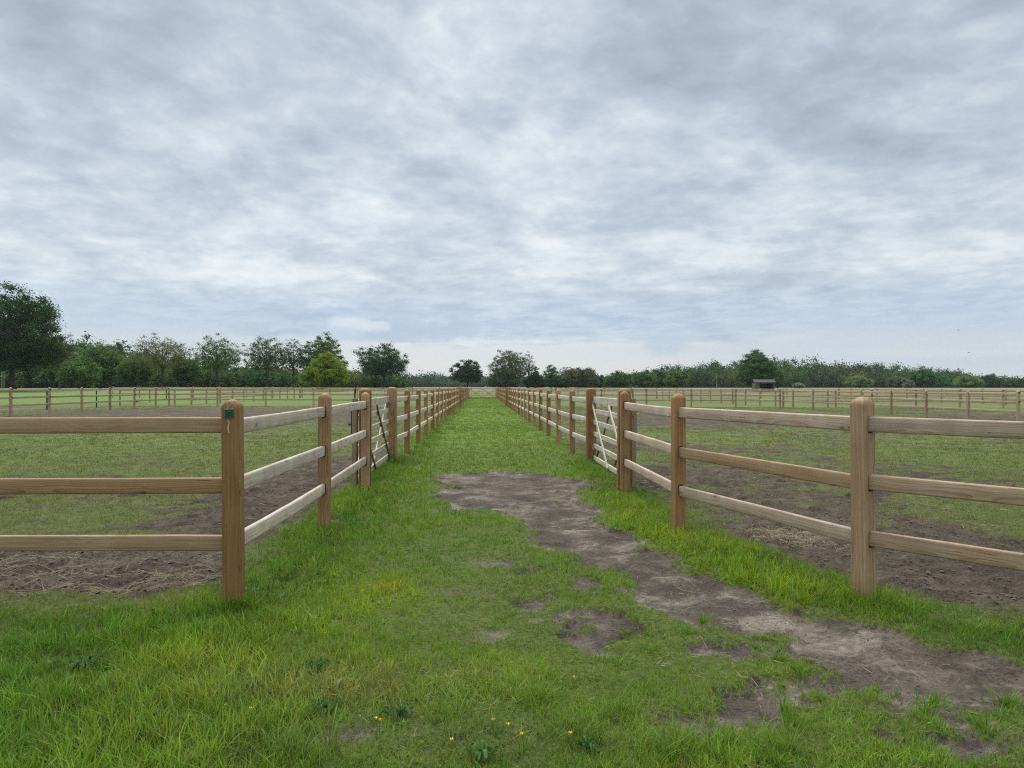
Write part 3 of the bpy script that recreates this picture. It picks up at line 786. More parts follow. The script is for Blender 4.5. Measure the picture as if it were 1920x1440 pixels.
# old dark stakes with white tape in the left pasture
def tape_fence():
    pts = [at(88, 46), at(181, 51), at(225, 56), at(253, 61), at(281, 67), at(312, 75), at(362, 90)]
    x0, y0 = pts[0]; r = thing('tape_fence', 'low electric fence of black stakes and white tape left of the paddock', 'fence', (x0, y0, H(x0, y0)))
    mb = MB(); mb.loft([[(x*s, y*s, z) for x, y in rrect(.065, .065, .012, 2)] for z, s in ((-.3, 1), (.6, 1), (1.22, 1), (1.26, .6))]); me = mb.mesh('stake', [M_black])
    for x, y in pts: link('stake', me, r, (x-x0, y-y0, H(x, y)-H(x0, y0)))
    mb = MB()
    for z in (.75, 1.15): mb.tube([(x-x0, y-y0-.06, H(x, y)-H(x0, y0)+z) for x, y in pts], [.012]*len(pts), 4)
    mb.build('tape', M_white, r)
tape_fence()

# ------------------------------------------------------------------ trees
def leaves_mesh(name, cen, size, col, upbias=.35):
    n = len(cen)
    nrm = rng.normal(0, 1, (n, 3)); nrm[:, 2] += upbias*np.sign(nrm[:, 2]); nrm /= np.linalg.norm(nrm, axis=1)[:, None]
    u = np.cross(nrm, rng.normal(0, 1, (n, 3))); u /= np.linalg.norm(u, axis=1)[:, None]; w = np.cross(nrm, u)
    s = (size*rng.uniform(.6, 1.35, n))[:, None]
    v = np.stack([cen - u*s*.62, cen - w*s*.38 + u*s*.05, cen + u*s*.62, cen + w*s*.38 + u*s*.05], 1)
    fl = np.arange(n*4)
    return mesh_from(name, v.reshape(-1, 3), fl, np.full(n, 4), [M_leaf], None, False, np.repeat(col, 4, axis=0))

def crown_points(R, Hc, zc, ncl, shell=2.2, bottom=.75, lobes=.2, seed=0, peak=0.0):
    r = np.random.default_rng(seed + 100)
    d = r.normal(0, 1, (ncl*3, 3)); d /= np.linalg.norm(d, axis=1)[:, None]
    ph = r.uniform(0, 6.28, 6); az = np.arctan2(d[:, 1], d[:, 0])
    lob = 1 + lobes*(.5*np.sin(3*az + ph[0] + 2*d[:, 2]) + .5*np.sin(5*az + ph[1] - 3*d[:, 2]) + .4*np.sin(7*d[:, 2] + ph[2] + az))
    rad = (r.random(len(d))**(1/shell))*lob
    p = d*rad[:, None]
    if peak: p[:, :2] *= (1 - peak*np.clip(p[:, 2:3], 0, 1))
    p = p[p[:, 2] > -bottom]
    # even spread: keep the candidates that lie farthest from those already kept
    keep = [0]; dmin = ((p - p[0])**2).sum(1)
    for _ in range(min(ncl, len(p)) - 1):
        k = int(np.argmax(dmin)); keep.append(k); dmin = np.minimum(dmin, ((p - p[k])**2).sum(1))
    p = p[keep]
    zr = np.where(p[:, 2] > 0, Hc*.60, Hc*.40)
    return np.stack([p[:, 0]*R, p[:, 1]*R, p[:, 2]*zr + zc - Hc*.10], 1)

def tree(label, px, top, wpx, Z, name='tree', col=(.055, .085, .03), ncl=90, per=75, leaf=.42, cb=.22, shell=2.2, lobes=.22, cr=.17, trunk=.022, bottom=.8, sparse=False, seed=None, group=None, var=.22, hvar=.12, peak=0., limbs=9, cat='tree', lift=0.):
    x, y = at(px, Z); g = H(x, y); seed = seed if seed is not None else int(px*7 + top)
    Ht = (CAMH - g) + (HY - top)/F*Z; R = wpx/2/F*Z
    root = thing(name, label, cat, (x, y, g), 0, group)
    r = np.random.default_rng(seed)
    z0 = Ht*cb; Hc = (Ht - z0)*.94; zc = z0 + Hc/2
    ncl = int(ncl*2.1); cr = cr*.78; lobes = lobes*.8
    cl = crown_points(R*.90, Hc*.95, zc, ncl, shell, bottom, lobes, seed, peak)
    n = len(cl)
    # wood: trunk, limbs, and a branch to each clump
    mb = MB(); tr = Ht*trunk
    fork = max(z0*.95, Ht*.14)
    bend = r.normal(0, Ht*.012, 2)
    tp = [(0, 0, -.4), (0, 0, .15), (bend[0]*.4, bend[1]*.4, fork*.5), (bend[0], bend[1], fork), (bend[0]*1.6, bend[1]*1.6, zc), (bend[0]*2, bend[1]*2, zc + Hc*.32)]
    mb.tube(tp, [tr*1.7, tr*1.25, tr*.95, tr*.85, tr*.45, tr*.12], 7)
    ends = []
    for k in range(limbs):
        a = 6.283*k/limbs + r.normal(0, .3); el = r.uniform(-.1, .75)
        e = np.array([math.cos(a)*R*.56*math.cos(el), math.sin(a)*R*.56*math.cos(el), zc + Hc*.32*math.sin(el)*1.2 - Hc*.05])
        s = np.array([bend[0], bend[1], fork + (zc - fork)*r.uniform(0, .7)])
        m1 = s*.6 + e*.4 + np.array([0, 0, Ht*.035])
        mb.tube([s, m1, e], [tr*.5, tr*.36, tr*.16], 5); ends.append((s, m1, e))
    E = np.array([q[2] for q in ends] + [(bend[0]*2, bend[1]*2, zc + Hc*.25)])
    for p in cl:
        k = int(np.argmin(((E - p)**2).sum(1))); e = E[k]
        mid = (e + p)/2 + r.normal(0, R*.05, 3)
        mb.tube([e, mid, p], [tr*.15, tr*.09, tr*.03], 3)
    mb.build('trunk', M_bark, root, smooth=True)
    m = int(per*1.9); leaf = leaf*.66; cid = np.repeat(np.arange(n), m)
    off = r.normal(0, 1, (n*m, 3)); off *= (np.minimum(np.abs(r.normal(0, .62, n*m)) + .35*r.random(n*m), 1.25)/np.linalg.norm(off, axis=1))[:, None]
    off = off*np.array([1.25, 1.25, .8])*R*cr*1.35*r.uniform(.7, 1.25, n)[cid][:, None]
    cen = cl[cid] + off
    keep = cen[:, 2] > Ht*.05; cen = cen[keep]; cid = cid[keep]
    v = r.normal(0, var, n)[cid] + r.normal(0, .12, len(cid)); h = r.normal(0, hvar, n)[cid]
    c = np.array(col)[None]*np.clip(1 + v, .4, 1.8)[:, None]; c[:, 0] *= np.clip(1 + h, .6, 1.6)
    link('crown', leaves_mesh('crown', cen, leaf*np.ones(len(cen)), (c*(1.7 if col not in (DK, MID, LT, YG, BR, BL) else 1.)).astype(np.float32)), root)
    return root

DK, MID, LT, YG, BR, BL = (.048, .090, .024), (.098, .170, .034), (.14, .23, .040), (.19, .26, .026), (.150, .165, .056), (.060, .110, .040)
# far left
tree('tallest dark oak at the far left edge of the meadow', 26, 530, 180, 150, 'oak_tree', DK, 160, 125, .42, .16, 2.2, .25, .135, .024, .9)
tree('thin brownish tree right beside the tallest dark oak', 112, 620, 62, 185, 'tree', BR, 60, 45, .36, .25, 2.0)
tree('low bright green tree in front of the left wood', 148, 668, 74, 165, 'tree', (.075, .125, .028), 60, 80, .4, .1)
tree('mid green round tree right of the low bright one', 188, 640, 96, 190, 'tree', MID, 90, 85, .45, .08)
tree('dark pine rising behind the round green trees', 214, 643, 46, 250, 'pine_tree', (.022, .034, .024), 50, 85, .5, .35, 2.2, .25, .2)
tree('small dark green tree between the pine and the first thin crowned oak', 252, 662, 72, 185, 'tree', MID, 70, 70, .4, .12)
# the row of thin crowned trees
tree('widest thin crowned oak, first of the meadow row', 304, 626, 116, 178, 'oak_tree', BR, 105, 29, .34, .30, 1.9, .25, .12, .020)
tree('small shaded tree filling the gap behind the first two row oaks', 352, 668, 58, 185, 'tree', MID, 55, 60, .4, .18)
tree('thin crowned oak standing alone, second of the meadow row', 407, 628, 92, 178, 'oak_tree', MID, 90, 35, .34, .30, 2.0, .22, .125, .020)
tree('thin crowned oak with visible limbs, left of the sparsest tree', 500, 627, 96, 178, 'oak_tree', (.058, .078, .028), 95, 31, .34, .30, 1.9, .22, .12, .020)
tree('sparsest tree of the row, sky showing between its twigs', 549, 629, 60, 182, 'tree', (.062, .072, .036), 75, 17, .30, .30, 1.8, .2, .12, .016)
tree('leafy green tree behind the light yellow green bush', 604, 625, 88, 185, 'tree', (.058, .105, .024), 100, 68, .38, .2, 2.1, .25, .125)
tree('light yellow green bush shaped tree at the end of the row', 612, 659, 88, 158, 'broad_bush', YG, 110, 95, .33, .05, 2.4, .15, .13, .014, .98, peak=.45)
tree('freestanding round oak alone in the pasture', 718, 642, 97, 200, 'oak_tree', (.034, .062, .022), 105, 62, .38, .22, 2.2, .3, .12, .026, .75)
tree('small dark oak just left of the lane end', 877, 674, 62, 235, 'oak_tree', (.032, .052, .02), 80, 80, .42, .14, 2.2, .3, .13, .024)
tree('larger airy tree just right of the lane end', 953, 652, 80, 265, 'oak_tree', (.062, .078, .032), 115, 42, .42, .14, 2.0, .22, .12, .018)
tree('nearly bare tree leaning out from the airy tree', 990, 655, 34, 268, 'tree', (.08, .078, .05), 60, 10, .32, .3, 1.8, .2, .12, .016)
tree('thin little tree right of the bare one', 1003, 684, 22, 262, 'tree', (.05, .062, .032), 40, 32, .4, .2, 2., .2, .15)
tree('bright leafy tree rising from the hedge right of the lane', 1034, 683, 32, 262, 'tree', (.072, .12, .035), 55, 55, .42, .1)
tree('sparse grey twigged tree behind the hedge', 1062, 685, 34, 280, 'tree', (.075, .078, .055), 45, 18, .36, .25)
tree('round brownish green tree behind the right fence', 1086, 689, 74, 262, 'tree', (.072, .082, .03), 100, 90, .48, .04, 2.5, .15, .13, .016, .98)
tree('broad dark hedge tree beneath the airy tree', 945, 699, 70, 285, 'hedge_tree', BL, 80, 80, .5, .03, 2.4, .2, .14, .015, .98)
tree('low hedge tree between the bare tree and the bright leafy one', 1005, 702, 52, 268, 'hedge_tree', (.042, .068, .026), 70, 80, .48, .03, 2.4, .2, .15, .015, .98)
tree('low green hedge tree below the sparse grey twigged tree', 1050, 703, 50, 266, 'hedge_tree', (.045, .085, .028), 70, 80, .48, .03, 2.4, .2, .15, .015, .98)
# right of the lane
tree('dark small tree between the brownish round tree and the gate', 1126, 703, 34, 330, 'tree', BL, 50, 80, .6, .05)
tree('round green tree behind the near right gate', 1161, 696, 54, 290, 'tree', MID, 85, 85, .5, .04, 2.3, .25, .14)
tree('pair crowned green tree next to the round green one', 1208, 696, 50, 310, 'tree', MID, 80, 85, .52, .05, 2.3, .3, .14)
tree('brightest small round tree before the long wood', 1270, 691, 46, 280, 'tree', (.07, .125, .028), 75, 90, .48, .03, 2.4, .16, .14, .015, .98)
tree('tree on the left shoulder of the long wood', 1235, 693, 46, 345, 'tree', BL, 60, 85, .6, .04)
big = tree('tall dense green tree behind the field shelter', 1419, 654, 80, 260, 'tree', (.046, .095, .022), 150, 100, .46, .02, 2.5, .14, .12, .018, .99, peak=.3)
tree('thin pale tree leaning on the right of the tall dense tree', 1458, 690, 34, 258, 'tree', (.078, .12, .045), 50, 50, .42, .05)
tree('pale round shrub at the foot of the long wood', 1497, 717, 24, 270, 'shrub', (.15, .17, .11), 35, 60, .3, .02, 2.4, .12, .16, .01, .98, cat='shrub')
tree('light green bushy tree at the foot of the long wood', 1612, 704, 48, 290, 'tree', (.10, .145, .06), 65, 80, .45, .03, 2.3, .2, .15, .014, .98)
tree('round rich green tree standing before the wood on the right', 1731, 691, 48, 290, 'tree', (.05, .105, .028), 85, 90, .5, .03, 2.4, .15, .14, .015, .98)
tree('low mid green tree left of the rich green one', 1685, 706, 40, 292, 'tree', (.075, .115, .05), 60, 80, .45, .03, 2.3, .2, .15, .014, .98)
tree('grey green shrub beside the rich green tree', 1704, 713, 22, 285, 'shrub', (.13, .15, .11), 40, 60, .4, .02, 2.3, .2, .16, .012, .98, cat='shrub')
tree('pale green spreading tree near the right edge', 1816, 705, 52, 285, 'tree', (.10, .15, .045), 75, 80, .45, .03, 2.3, .2, .15, .014, .98)
tree('small dark tree second from the right edge', 1858, 702, 40, 360, 'tree', BL, 60, 80, .6, .04)
tree('last dark tree at the right edge of the meadow', 1903, 711, 44, 380, 'tree', BL, 60, 80, .6, .04)
# a small tuft crowns the tall dense tree: a lone pine top standing behind it
tree('lone pine top poking out above the tall dense tree', 1418, 655, 14, 300, 'pine_tree', (.035, .055, .035), 26, 50, .4, .6, 2., .1, .3, .012)

def wood_mass(name, label, sky, Z, rows, step, col, leaf, per, seed, depth=14, w=1.0):
    r = np.random.default_rng(seed); Cn, Cl, trunks = [], [], MB()
    xs = np.array([s[0] for s in sky]); ts = np.array([s[1] for s in sky])
    for q in range(rows):
        Zq = Z + depth*(rows-1-q)*1.0
        for px in np.arange(xs[0], xs[-1], step):
            p = px + r.normal(0, step*.35); topy = np.interp(p, xs, ts) + (q*(HY - np.interp(p, xs, ts))*(.42/max(rows-1, 1))) + abs(r.normal(0, 2.6))
            z = Zq + r.normal(0, depth*.35); x, y = at(p, z); g = H(x, y)
            Ht = (CAMH - g) + (HY - topy)/F*z
            if Ht < 1: continue
            R = step*1.0*w/F*z*r.uniform(.8, 1.25); n = 34
            cl = crown_points(R, Ht*1.02, Ht*.47, n, 2.6, .97, .2, int(r.integers(1e6)))
            m = per; cid = np.repeat(np.arange(len(cl)), m)
            of = r.normal(0, 1, (len(cid), 3)); of *= (np.minimum(np.abs(r.normal(0, .6, len(cid))) + .3*r.random(len(cid)), 1.2)/np.linalg.norm(of, axis=1))[:, None]
            cen = cl[cid] + of*R*.33 + np.array([x, y, g])
            tc = np.array(col)*np.array([r.uniform(.65, 1.45), r.uniform(.75, 1.3), r.uniform(.8, 1.2)])*r.uniform(.75, 1.25)
            c = tc[None]*np.clip(1 + r.normal(0, .16, len(cl))[cid] + r.normal(0, .1, len(cid)), .4, 1.7)[:, None]
            k = cen[:, 2] > g; Cn.append(cen[k]); Cl.append(c[k])
            if q == rows-1: trunks.tube([(x, y, g-.3), (x + r.normal(0, .2), y, g + Ht*.3), (x, y, g + Ht*.75)], [Ht*.018, Ht*.014, Ht*.004], 5)
    cen = np.concatenate(Cn); col = np.concatenate(Cl).astype(np.float32)
    me = leaves_mesh(name, cen, leaf*np.ones(len(cen)), col)
    # trunks join the same far-off mass
    tm = trunks
    o = link(name, me); tag(o, label, 'woodland', kind='stuff')
    t2 = tm.build(name + '_trunks', M_bark, o); t2.name = 'trunks'; t2['kind'] = 'stuff'
    return o
wood_mass('woodland', 'long dark wood along the horizon on the right', [(1120, 712), (1180, 704), (1240, 690), (1280, 682), (1330, 677), (1380, 674), (1450, 672), (1500, 673), (1560, 675), (1620, 680), (1700, 683), (1740, 688), (1790, 696), (1830, 703), (1880, 709), (1920, 711), (2100, 712), (2500, 708)], 400, 4, 26, (.066, .112, .030), .72, 85, 5, 13)
wood_mass('woodland', 'dark wood behind the tree row on the left', [(-900, 640), (-300, 625), (-60, 636), (60, 640), (130, 636), (200, 642), (245, 652), (300, 662), (360, 674), (440, 684), (560, 687), (640, 690), (690, 694), (735, 702)], 225, 4, 30, (.070, .128, .028), .60, 90, 6, 11)
wood_mass('woodland', 'bluish distant wood between the lone oak and the lane', [(640, 706), (700, 700), (745, 698), (790, 700), (812, 698), (840, 706), (860, 698), (900, 704), (950, 706), (1000, 704), (1060, 706), (1130, 708), (1200, 708)], 650, 3, 20, (.045, .075, .040), 1.3, 30, 7, 18)

# ------------------------------------------------------------------ shelters, poles, birds
def shelter():
    Z = 165; x, y = at(1431, Z); g = H(x, y); r = thing('field_shelter', 'grey timber horse shelter with a dark open front under the tall dense tree', 'shelter', (x, y, g), -.12)
    mw = plain('weathered_board', (.11, .10, .088), .85, 0, .3, 4); mr_ = plain('grey_roof', (.03, .028, .028), .7, 0, .2, 2); md = plain('shaded_board', (.05, .045, .04), .9)
    W, D, h1, h2 = 4.1, 3.2, 2.05, 2.35
    mb = MB()
    for k in range(4):     # boarded side walls of overlapping planks
        pass
    for xx in (-W/2, W/2):
        mb = MB()
        for k in range(9): mb.box((xx, -D/2 + D*(k+.5)/9, h1/2), (.03 + .01*(k % 2), D/9 - .01, h1), 0)
        mb.build('side_wall', mw, r)
    mb = MB()
    for k in range(14): mb.box((-W/2 + W*(k+.5)/14, D/2, h1/2), (W/14 - .008, .03 + .01*(k % 2), h1), 0)
    mb.build('back_wall', md, r)
    mb = MB(); mb.box((-W/2 + .45, -D/2, h1/2), (.9, .04, h1), 0); mb.box((0, -D/2 - .01, h1 - .1), (W, .05, .22), 0); mb.box((W/2 - .12, -D/2, h1/2), (.24, .04, h1), 0)
    mb.build('front_board', mw, r)
    mb = MB(); o = [(-W/2-.25, -D/2-.35), (W/2+.25, -D/2-.35), (W/2+.25, 0), (-W/2-.25, 0)]
    for s in (-1, 1):
        a = [(-W/2-.25, s*(D/2+.35), h1-.02), (W/2+.25, s*(D/2+.35), h1-.02), (W/2+.25, 0, h1+.62), (-W/2-.25, 0, h1+.62)]
        if s > 0: a = a[::-1]
        mb.add(a + [(p[0], p[1], p[2] + .07) for p in a], [(3, 2, 1, 0), (4, 5, 6, 7), (0, 1, 5, 4), (1, 2, 6, 5), (2, 3, 7, 6), (3, 0, 4, 7)])
    mb.build('roof', mr_, r, smooth=False)
shelter()
def dark_shelter():
    Z = 150; x, y = at(949, Z); g = H(x, y); r = thing('lean_to', 'small black lean-to roof showing above the right lane fence', 'shelter', (x, y, g), 0)
    m = plain('black_roofing', (.012, .012, .014), .6)
    mb = MB(); mb.box((-.15, .4, .62), (1.0, .05, 1.25), 0); mb.box((-.62, 0, .62), (.05, .8, 1.25), 0); mb.box((.33, 0, .75), (.05, .8, 1.5), 0); mb.build('wall', m, r)
    mb = MB(); mb.bar((-.78, 0, 1.22), (.62, 0, 1.78), .9, .07, 0, (0, 1, 0)); mb.build('roof', m, r)
dark_shelter()
def pole(label, px, Z, top, rad):
    x, y = at(px, Z); g = H(x, y); h = (CAMH-g) + (HY-top)/F*Z
    mb = MB(); mb.tube([(0, 0, -.3), (0, 0, h*.5), (0, 0, h), (0, 0, h+.02)], [rad, rad*.9, rad*.8, rad*.3], 8)
    o = mb.build('wooden_pole', plain('pole_wood', (.30, .28, .24), .8), None, (x, y, g)); tag(o, label, 'pole')
pole('slim pale pole standing left of the tall dense tree', 1344, 250, 703, .09)
pole('left one of two pale poles under the tallest dark oak', 3.5, 140, 696, .06)
pole('right one of two pale poles under the tallest dark oak', 7.5, 141, 697, .06)
def bird(label, px, py, Z, rz):
    x, y = at(px, Z); z = CAMH + (HY-py)/F*Z
    r = thing('bird', label, 'bird', (x, y, z), rz); m = plain('dark_feathers', (.03, .03, .034), .7)
    mb = MB(); mb.tube([(-.24, 0, .0), (-.14, 0, .005), (-.05, 0, 0), (.05, 0, 0), (.12, 0, .015), (.16, 0, .02), (.20, 0, .012)], [.012, .03, .048, .05, .032, .03, .004], 8); mb.build('body', m, r)
    for s in (-1, 1):
        mb = MB(); a = [(.08, s*.03, .02), (-.07, s*.03, .02), (-.05, s*.17, .09), (.07, s*.16, .09), (-.09, s*.36, .06), (-.03, s*.37, .06)]
        f = [(0, 1, 2, 3), (3, 2, 4, 5)] if s > 0 else [(3, 2, 1, 0), (5, 4, 2, 3)]
        b = [(p[0], p[1], p[2] - .008) for p in a]
        ed = [(0, 1), (1, 2), (2, 4), (4, 5), (5, 3), (3, 0)]
        mb.add(a + b, f + [tuple(i+6 for i in reversed(q)) for q in f] + [(i, j, j+6, i+6) for i, j in ed]); mb.build('wing', m, r, smooth=False)
bird('higher left bird of three over the right wood', 1797, 619, 150, 2.2)
bird('middle bird of three over the right wood', 1817, 661, 140, .4)
bird('lowest bird of three over the right wood', 1810, 672, 140, 1.0)

# ------------------------------------------------------------------ flowers and weeds in the foreground
M_yel = plain('buttercup_yellow', (.80, .52, .012), .35, 0, .08)
M_stem = plain('flower_stem', (.07, .13, .03), .6)
def buttercup(label, px, py, h=.085, s=1.0):
    x, y = gp(px, py + 14); r = thing('buttercup', label, 'flower', (x, y, H(x, y)), random.uniform(0, 6), 'yellow buttercups in the foreground grass')
    mb = MB(); mb.tube([(0, 0, 0), (.004, .002, h*.5), (0, 0, h)], [.0016, .0014, .0012], 5); mb.build('stem', M_stem, r)
    mb = MB(); R = .0078*s
    for k in range(5):
        a = 1.2566*k; c, q = math.cos(a), math.sin(a)
        def P(u, v, w): return (c*u - q*v, q*u + c*v, h + w)
        mb.add([P(.001, 0, 0), P(R*.6, -R*.48, .004), P(R*1.05, -R*.3, .0095), P(R*1.12, R*.0, .0105), P(R*1.05, R*.3, .0095), P(R*.6, R*.48, .004)], [(0, 1, 2, 3, 4, 5)])
    mb.tube([(0, 0, h), (0, 0, h+.005)], [.003, .002], 6); mb.build('blossom', M_yel, r, smooth=False)
for px, py, lab in ((425, 1338, 'buttercup beside a paler patch, left of its twin'), (471, 1345, 'buttercup over the low leafy weed, right of its twin'), (706, 1364, 'larger open buttercup by the brown bare scrape'), (713, 1367, 'small buttercup touching the larger open one'),
                    (847, 1406, 'low buttercup left of the broad weed rosette'), (924, 1367, 'buttercup just right of the grey stone hollow'), (953, 1376, 'buttercup next in line to the stone hollow flower'), (978, 1395, 'buttercup in bare grass right of the weed rosette'), (1069, 1393, 'rightmost buttercup near the lower edge'), (1076, 1283, 'highest tiny yellow buttercup in mid grass')):
    buttercup(lab, px, py, .07, .75 if 'tiny' in lab or 'small' in lab else 1.0)
def weed(label, px, py, n, L, w, col, name='weed'):
    x, y = gp(px, py); z0 = H(x, y); V, Fl, Cl = [], [], []
    for k in range(n):
        a = 6.283*k/n + rng.normal(0, .25); l = L*(.62 if L < .5 else 1)*rng.uniform(.55, 1.1); ww = w*(.62 if L < .5 else 1)*.85*rng.uniform(.7, 1.2); up = rng.uniform(.25, 1.0)
        c0 = np.array(col)*rng.uniform(.7, 1.3); prev = None
        for i, s in enumerate((0, .2, .4, .6, .8, 1.)):
            wd = ww*(.25 + 1.5*s*(1.05-s)*1.6)*(.35 if s == 0 else 1)*(0.12 if s == 1 else 1)
            rr = l*s*(1 - .25*up*s); zz = l*(up*s - .75*up*s*s*1.1) + .01 + .012*math.sin(s*9 + k)
            ca, sa = math.cos(a), math.sin(a)
            V += [(ca*rr - sa*wd/2, sa*rr + ca*wd/2, zz + .006), (ca*rr, sa*rr, zz), (ca*rr + sa*wd/2, sa*rr - ca*wd/2, zz + .006)]; Cl += [c0*.95, c0*1.25, c0*.95]
            b = len(V) - 3
            if prev is not None: Fl += [(prev, prev+1, b+1, b), (prev+1, prev+2, b+2, b+1)]
            prev = b
    me = mesh_from(name, V, [i for f in Fl for i in f], [4]*len(Fl), [M_weed], None, True, np.array(Cl, np.float32))
    tag(link(name, me, None, (x, y, z0 + .025)), label, 'weed')
weed('broad leaved weed rosette at the lower middle edge', 905, 1428, 13, .17, .032, (.06, .12, .025))
weed('dark leafy weed in the grass below the front left post', 592, 1266, 14, .16, .035, (.035, .085, .02))
weed('low dark weed clump between the two left buttercups and the post', 468, 1306, 16, .12, .03, (.035, .08, .02))
weed('weed with a cluster of broad leaves in the tall left grass', 158, 1262, 14, .17, .04, (.045, .10, .03))
weed('bright feathery weed under the left buttercup pair', 460, 1356, 18, .10, .018, (.05, .14, .02))
weed('long leaved weed near the brown scrape', 750, 1352, 12, .18, .026, (.055, .115, .03))
weed('small seedling growing in the bare hole at the lower left', 256, 1424, 6, .07, .02, (.09, .16, .05))
weed('ragged weed at the left edge of the lawn scrape', 612, 1342, 12, .15, .028, (.05, .11, .03))
weed('weed tuft with drooping leaves near the bottom right middle', 1100, 1415, 12, .13, .024, (.06, .13, .03))
weed('spreading weed in the shade of the tall left grass', 15, 1300, 14, .18, .036, (.035, .09, .025))
weed('nettle like weed clump against the far left paddock fence', 255, 757, 40, 1.0, .18, (.05, .10, .03))

# ------------------------------------------------------------------ sky, sun, haze, camera
SUN_EL, SUN_AZ = math.radians(52), math.radians(-18)       # azimuth from +Y towards +X
W = bpy.data.worlds.new('World'); S.world = W; W.use_nodes = True
t = NT(W.node_tree); t.n.clear()
tc = t.new('ShaderNodeTexCoord').outputs['Generated']
d = t.vm('NORMALIZE', tc); x, y, z = t.xyz(d)
zc = t.m('MAXIMUM', z, 0.)
den = t.m('ADD', zc, .135)
u, v = t.m('DIVIDE', x, den), t.m('DIVIDE', y, den)
pl = t.comb(u, v, 0.)
pls = t.comb(u, t.m('MULTIPLY_ADD', u, .16, v), 3.3)
n1 = t.noise(pl, .75, 4, .5, .4); n2 = t.noise(pls, 2.1, 7, .56, .7); n3 = t.noise(pls, 5.2, 6, .58, .5); n4 = t.noise(pl, 12., 4, .55, .1)
dv_ = t.comb(t.m('MULTIPLY', x, 1.), t.m('MULTIPLY', y, 1.), t.m('MULTIPLY_ADD', x, .25, t.m('MULTIPLY', z, 2.0)))
nd = t.noise(dv_, 5.2, 8, .58, .45); nd2 = t.noise(dv_, 13., 6, .6, .3)
bil = t.m('SUBTRACT', 1., t.m('ABSOLUTE', t.m('MULTIPLY_ADD', t.noise(pls, 2.6, 5, .5, .8), 2., -1.)))
el = t.m('ARCSINE', z); az = t.m('ARCTAN2', x, y)
b = t.m('ADD', t.m('ADD', t.m('MULTIPLY', n1, .36), t.m('MULTIPLY', n2, .40)), t.m('ADD', t.m('MULTIPLY', n3, .20), t.m('MULTIPLY_ADD', n4, .11, -.36)))
b = t.m('ADD', b, t.m('ADD', t.m('MULTIPLY', nd, .46), t.m('MULTIPLY', nd2, .24)))
b = t.m('ADD', b, t.m('MULTIPLY', t.m('SUBTRACT', bil, .78), .14))
b = t.m('ADD', b, t.m('MULTIPLY', t.mr(el, .13, .26, 0., 1.), -.02))
# brighter middle belt of cloud, greyer at the top and down at the cloud base
b = t.m('ADD', b, t.m('MULTIPLY', t.mr(el, .30, .50, 0., 1.), -.045))
belt = t.m('MULTIPLY', t.mr(el, .09, .16, 0., 1.), t.mr(el, .20, .34, 1., 0.))
b = t.m('ADD', b, t.m('MULTIPLY', belt, .065))
rp = t.new('ShaderNodeValToRGB'); e = rp.color_ramp.elements
e[0].position = .27; e[0].color = (.232, .270, .318, 1); e[1].position = .745; e[1].color = (.572, .590, .594, 1)
for p_, c_ in ((.42, (.300, .342, .394)), (.50, (.350, .393, .440)), (.585, (.420, .462, .498)), (.66, (.496, .530, .550))):
    q = rp.color_ramp.elements.new(p_); q.color = (*c_, 1)
b = t.m('MULTIPLY_ADD', b, 1.2, -.118)
t.l.new(b, rp.inputs[0]); cl = rp.outputs[0]
# blue-grey cloud base above the clear strip at the horizon
base = t.m('MULTIPLY', t.mr(el, .05, .075, 0., 1.), t.mr(el, .085, .150, 1., 0.))
cl = t.mix(t.m('MULTIPLY', base, .72), cl, t.mix(t.mr(n3, .35, .65), (.255, .335, .455), (.335, .41, .51)))
edge = t.m('ADD', el, t.m('MULTIPLY', t.m('SUBTRACT', t.noise(t.comb(t.m('MULTIPLY', az, 7.), t.m('MULTIPLY', el, 22.), 0.), 1., 6, .6), .5), .030))
edge = t.m('ADD', edge, t.m('MULTIPLY', t.m('ABSOLUTE', t.m('ADD', az, .02)), -.016))
side = t.mr(t.m('ABSOLUTE', t.m('ADD', az, -.02)), .26, .42)            # the cloud base dissolves towards both sides
lowf = t.mr(edge, t.m('MULTIPLY_ADD', side, -.030, .050), t.m('MULTIPLY_ADD', side, .018, .058), 1., 0.)
strip = t.mix(t.mr(el, 0., .06), (.445, .475, .505), (.445, .475, .510))
strip = t.mix(t.mr(t.m('ABSOLUTE', t.m('ADD', az, -.01)), .10, .38), strip, (.375, .425, .485))
strip = t.mix(t.m('MULTIPLY', t.mr(t.noise(t.comb(t.m('MULTIPLY', az, 3.), t.m('MULTIPLY', el, 55.), 5.), 1., 4), .35, .7), .45), strip, (.50, .505, .51))
soft = t.mr(el, .05, .12, 1., 0.)
cl = t.mix(t.m('MULTIPLY', t.m('MULTIPLY', side, soft), .8), cl, (.345, .405, .485))
sky = t.mix(lowf, cl, strip)
def puff(sky, px, py, rx, ry, col, k, sd):
    a0 = math.atan((px-CX)/F) + PSI; e0 = math.atan((HY-py)/F)
    wob = t.m('MULTIPLY', t.m('SUBTRACT', t.noise(t.comb(t.m('MULTIPLY', az, 60.), t.m('MULTIPLY', el, 90.), float(sd)), 1., 5, .6), .5), 2.0)
    q = t.m('ADD', t.m('POWER', t.m('ABSOLUTE', t.m('DIVIDE', t.m('SUBTRACT', az, a0), rx/F)), 2.), t.m('POWER', t.m('ABSOLUTE', t.m('DIVIDE', t.m('SUBTRACT', el, e0), ry/F)), 2.))
    return t.mix(t.m('MULTIPLY', t.mr(t.m('ADD', q, wob), .25, 1.5, 1., 0.), k), sky, (*col, 1))
sky = puff(sky, 760, 622, 150, 20, (.275, .35, .46), .8, 1)
sky = puff(sky, 655, 612, 40, 16, (.48, .515, .55), .7, 2)
sky = puff(sky, 640, 628, 40, 14, (.33, .405, .50), .8, 6)
sky = puff(sky, 705, 614, 26, 10, (.46, .505, .55), .65, 3)
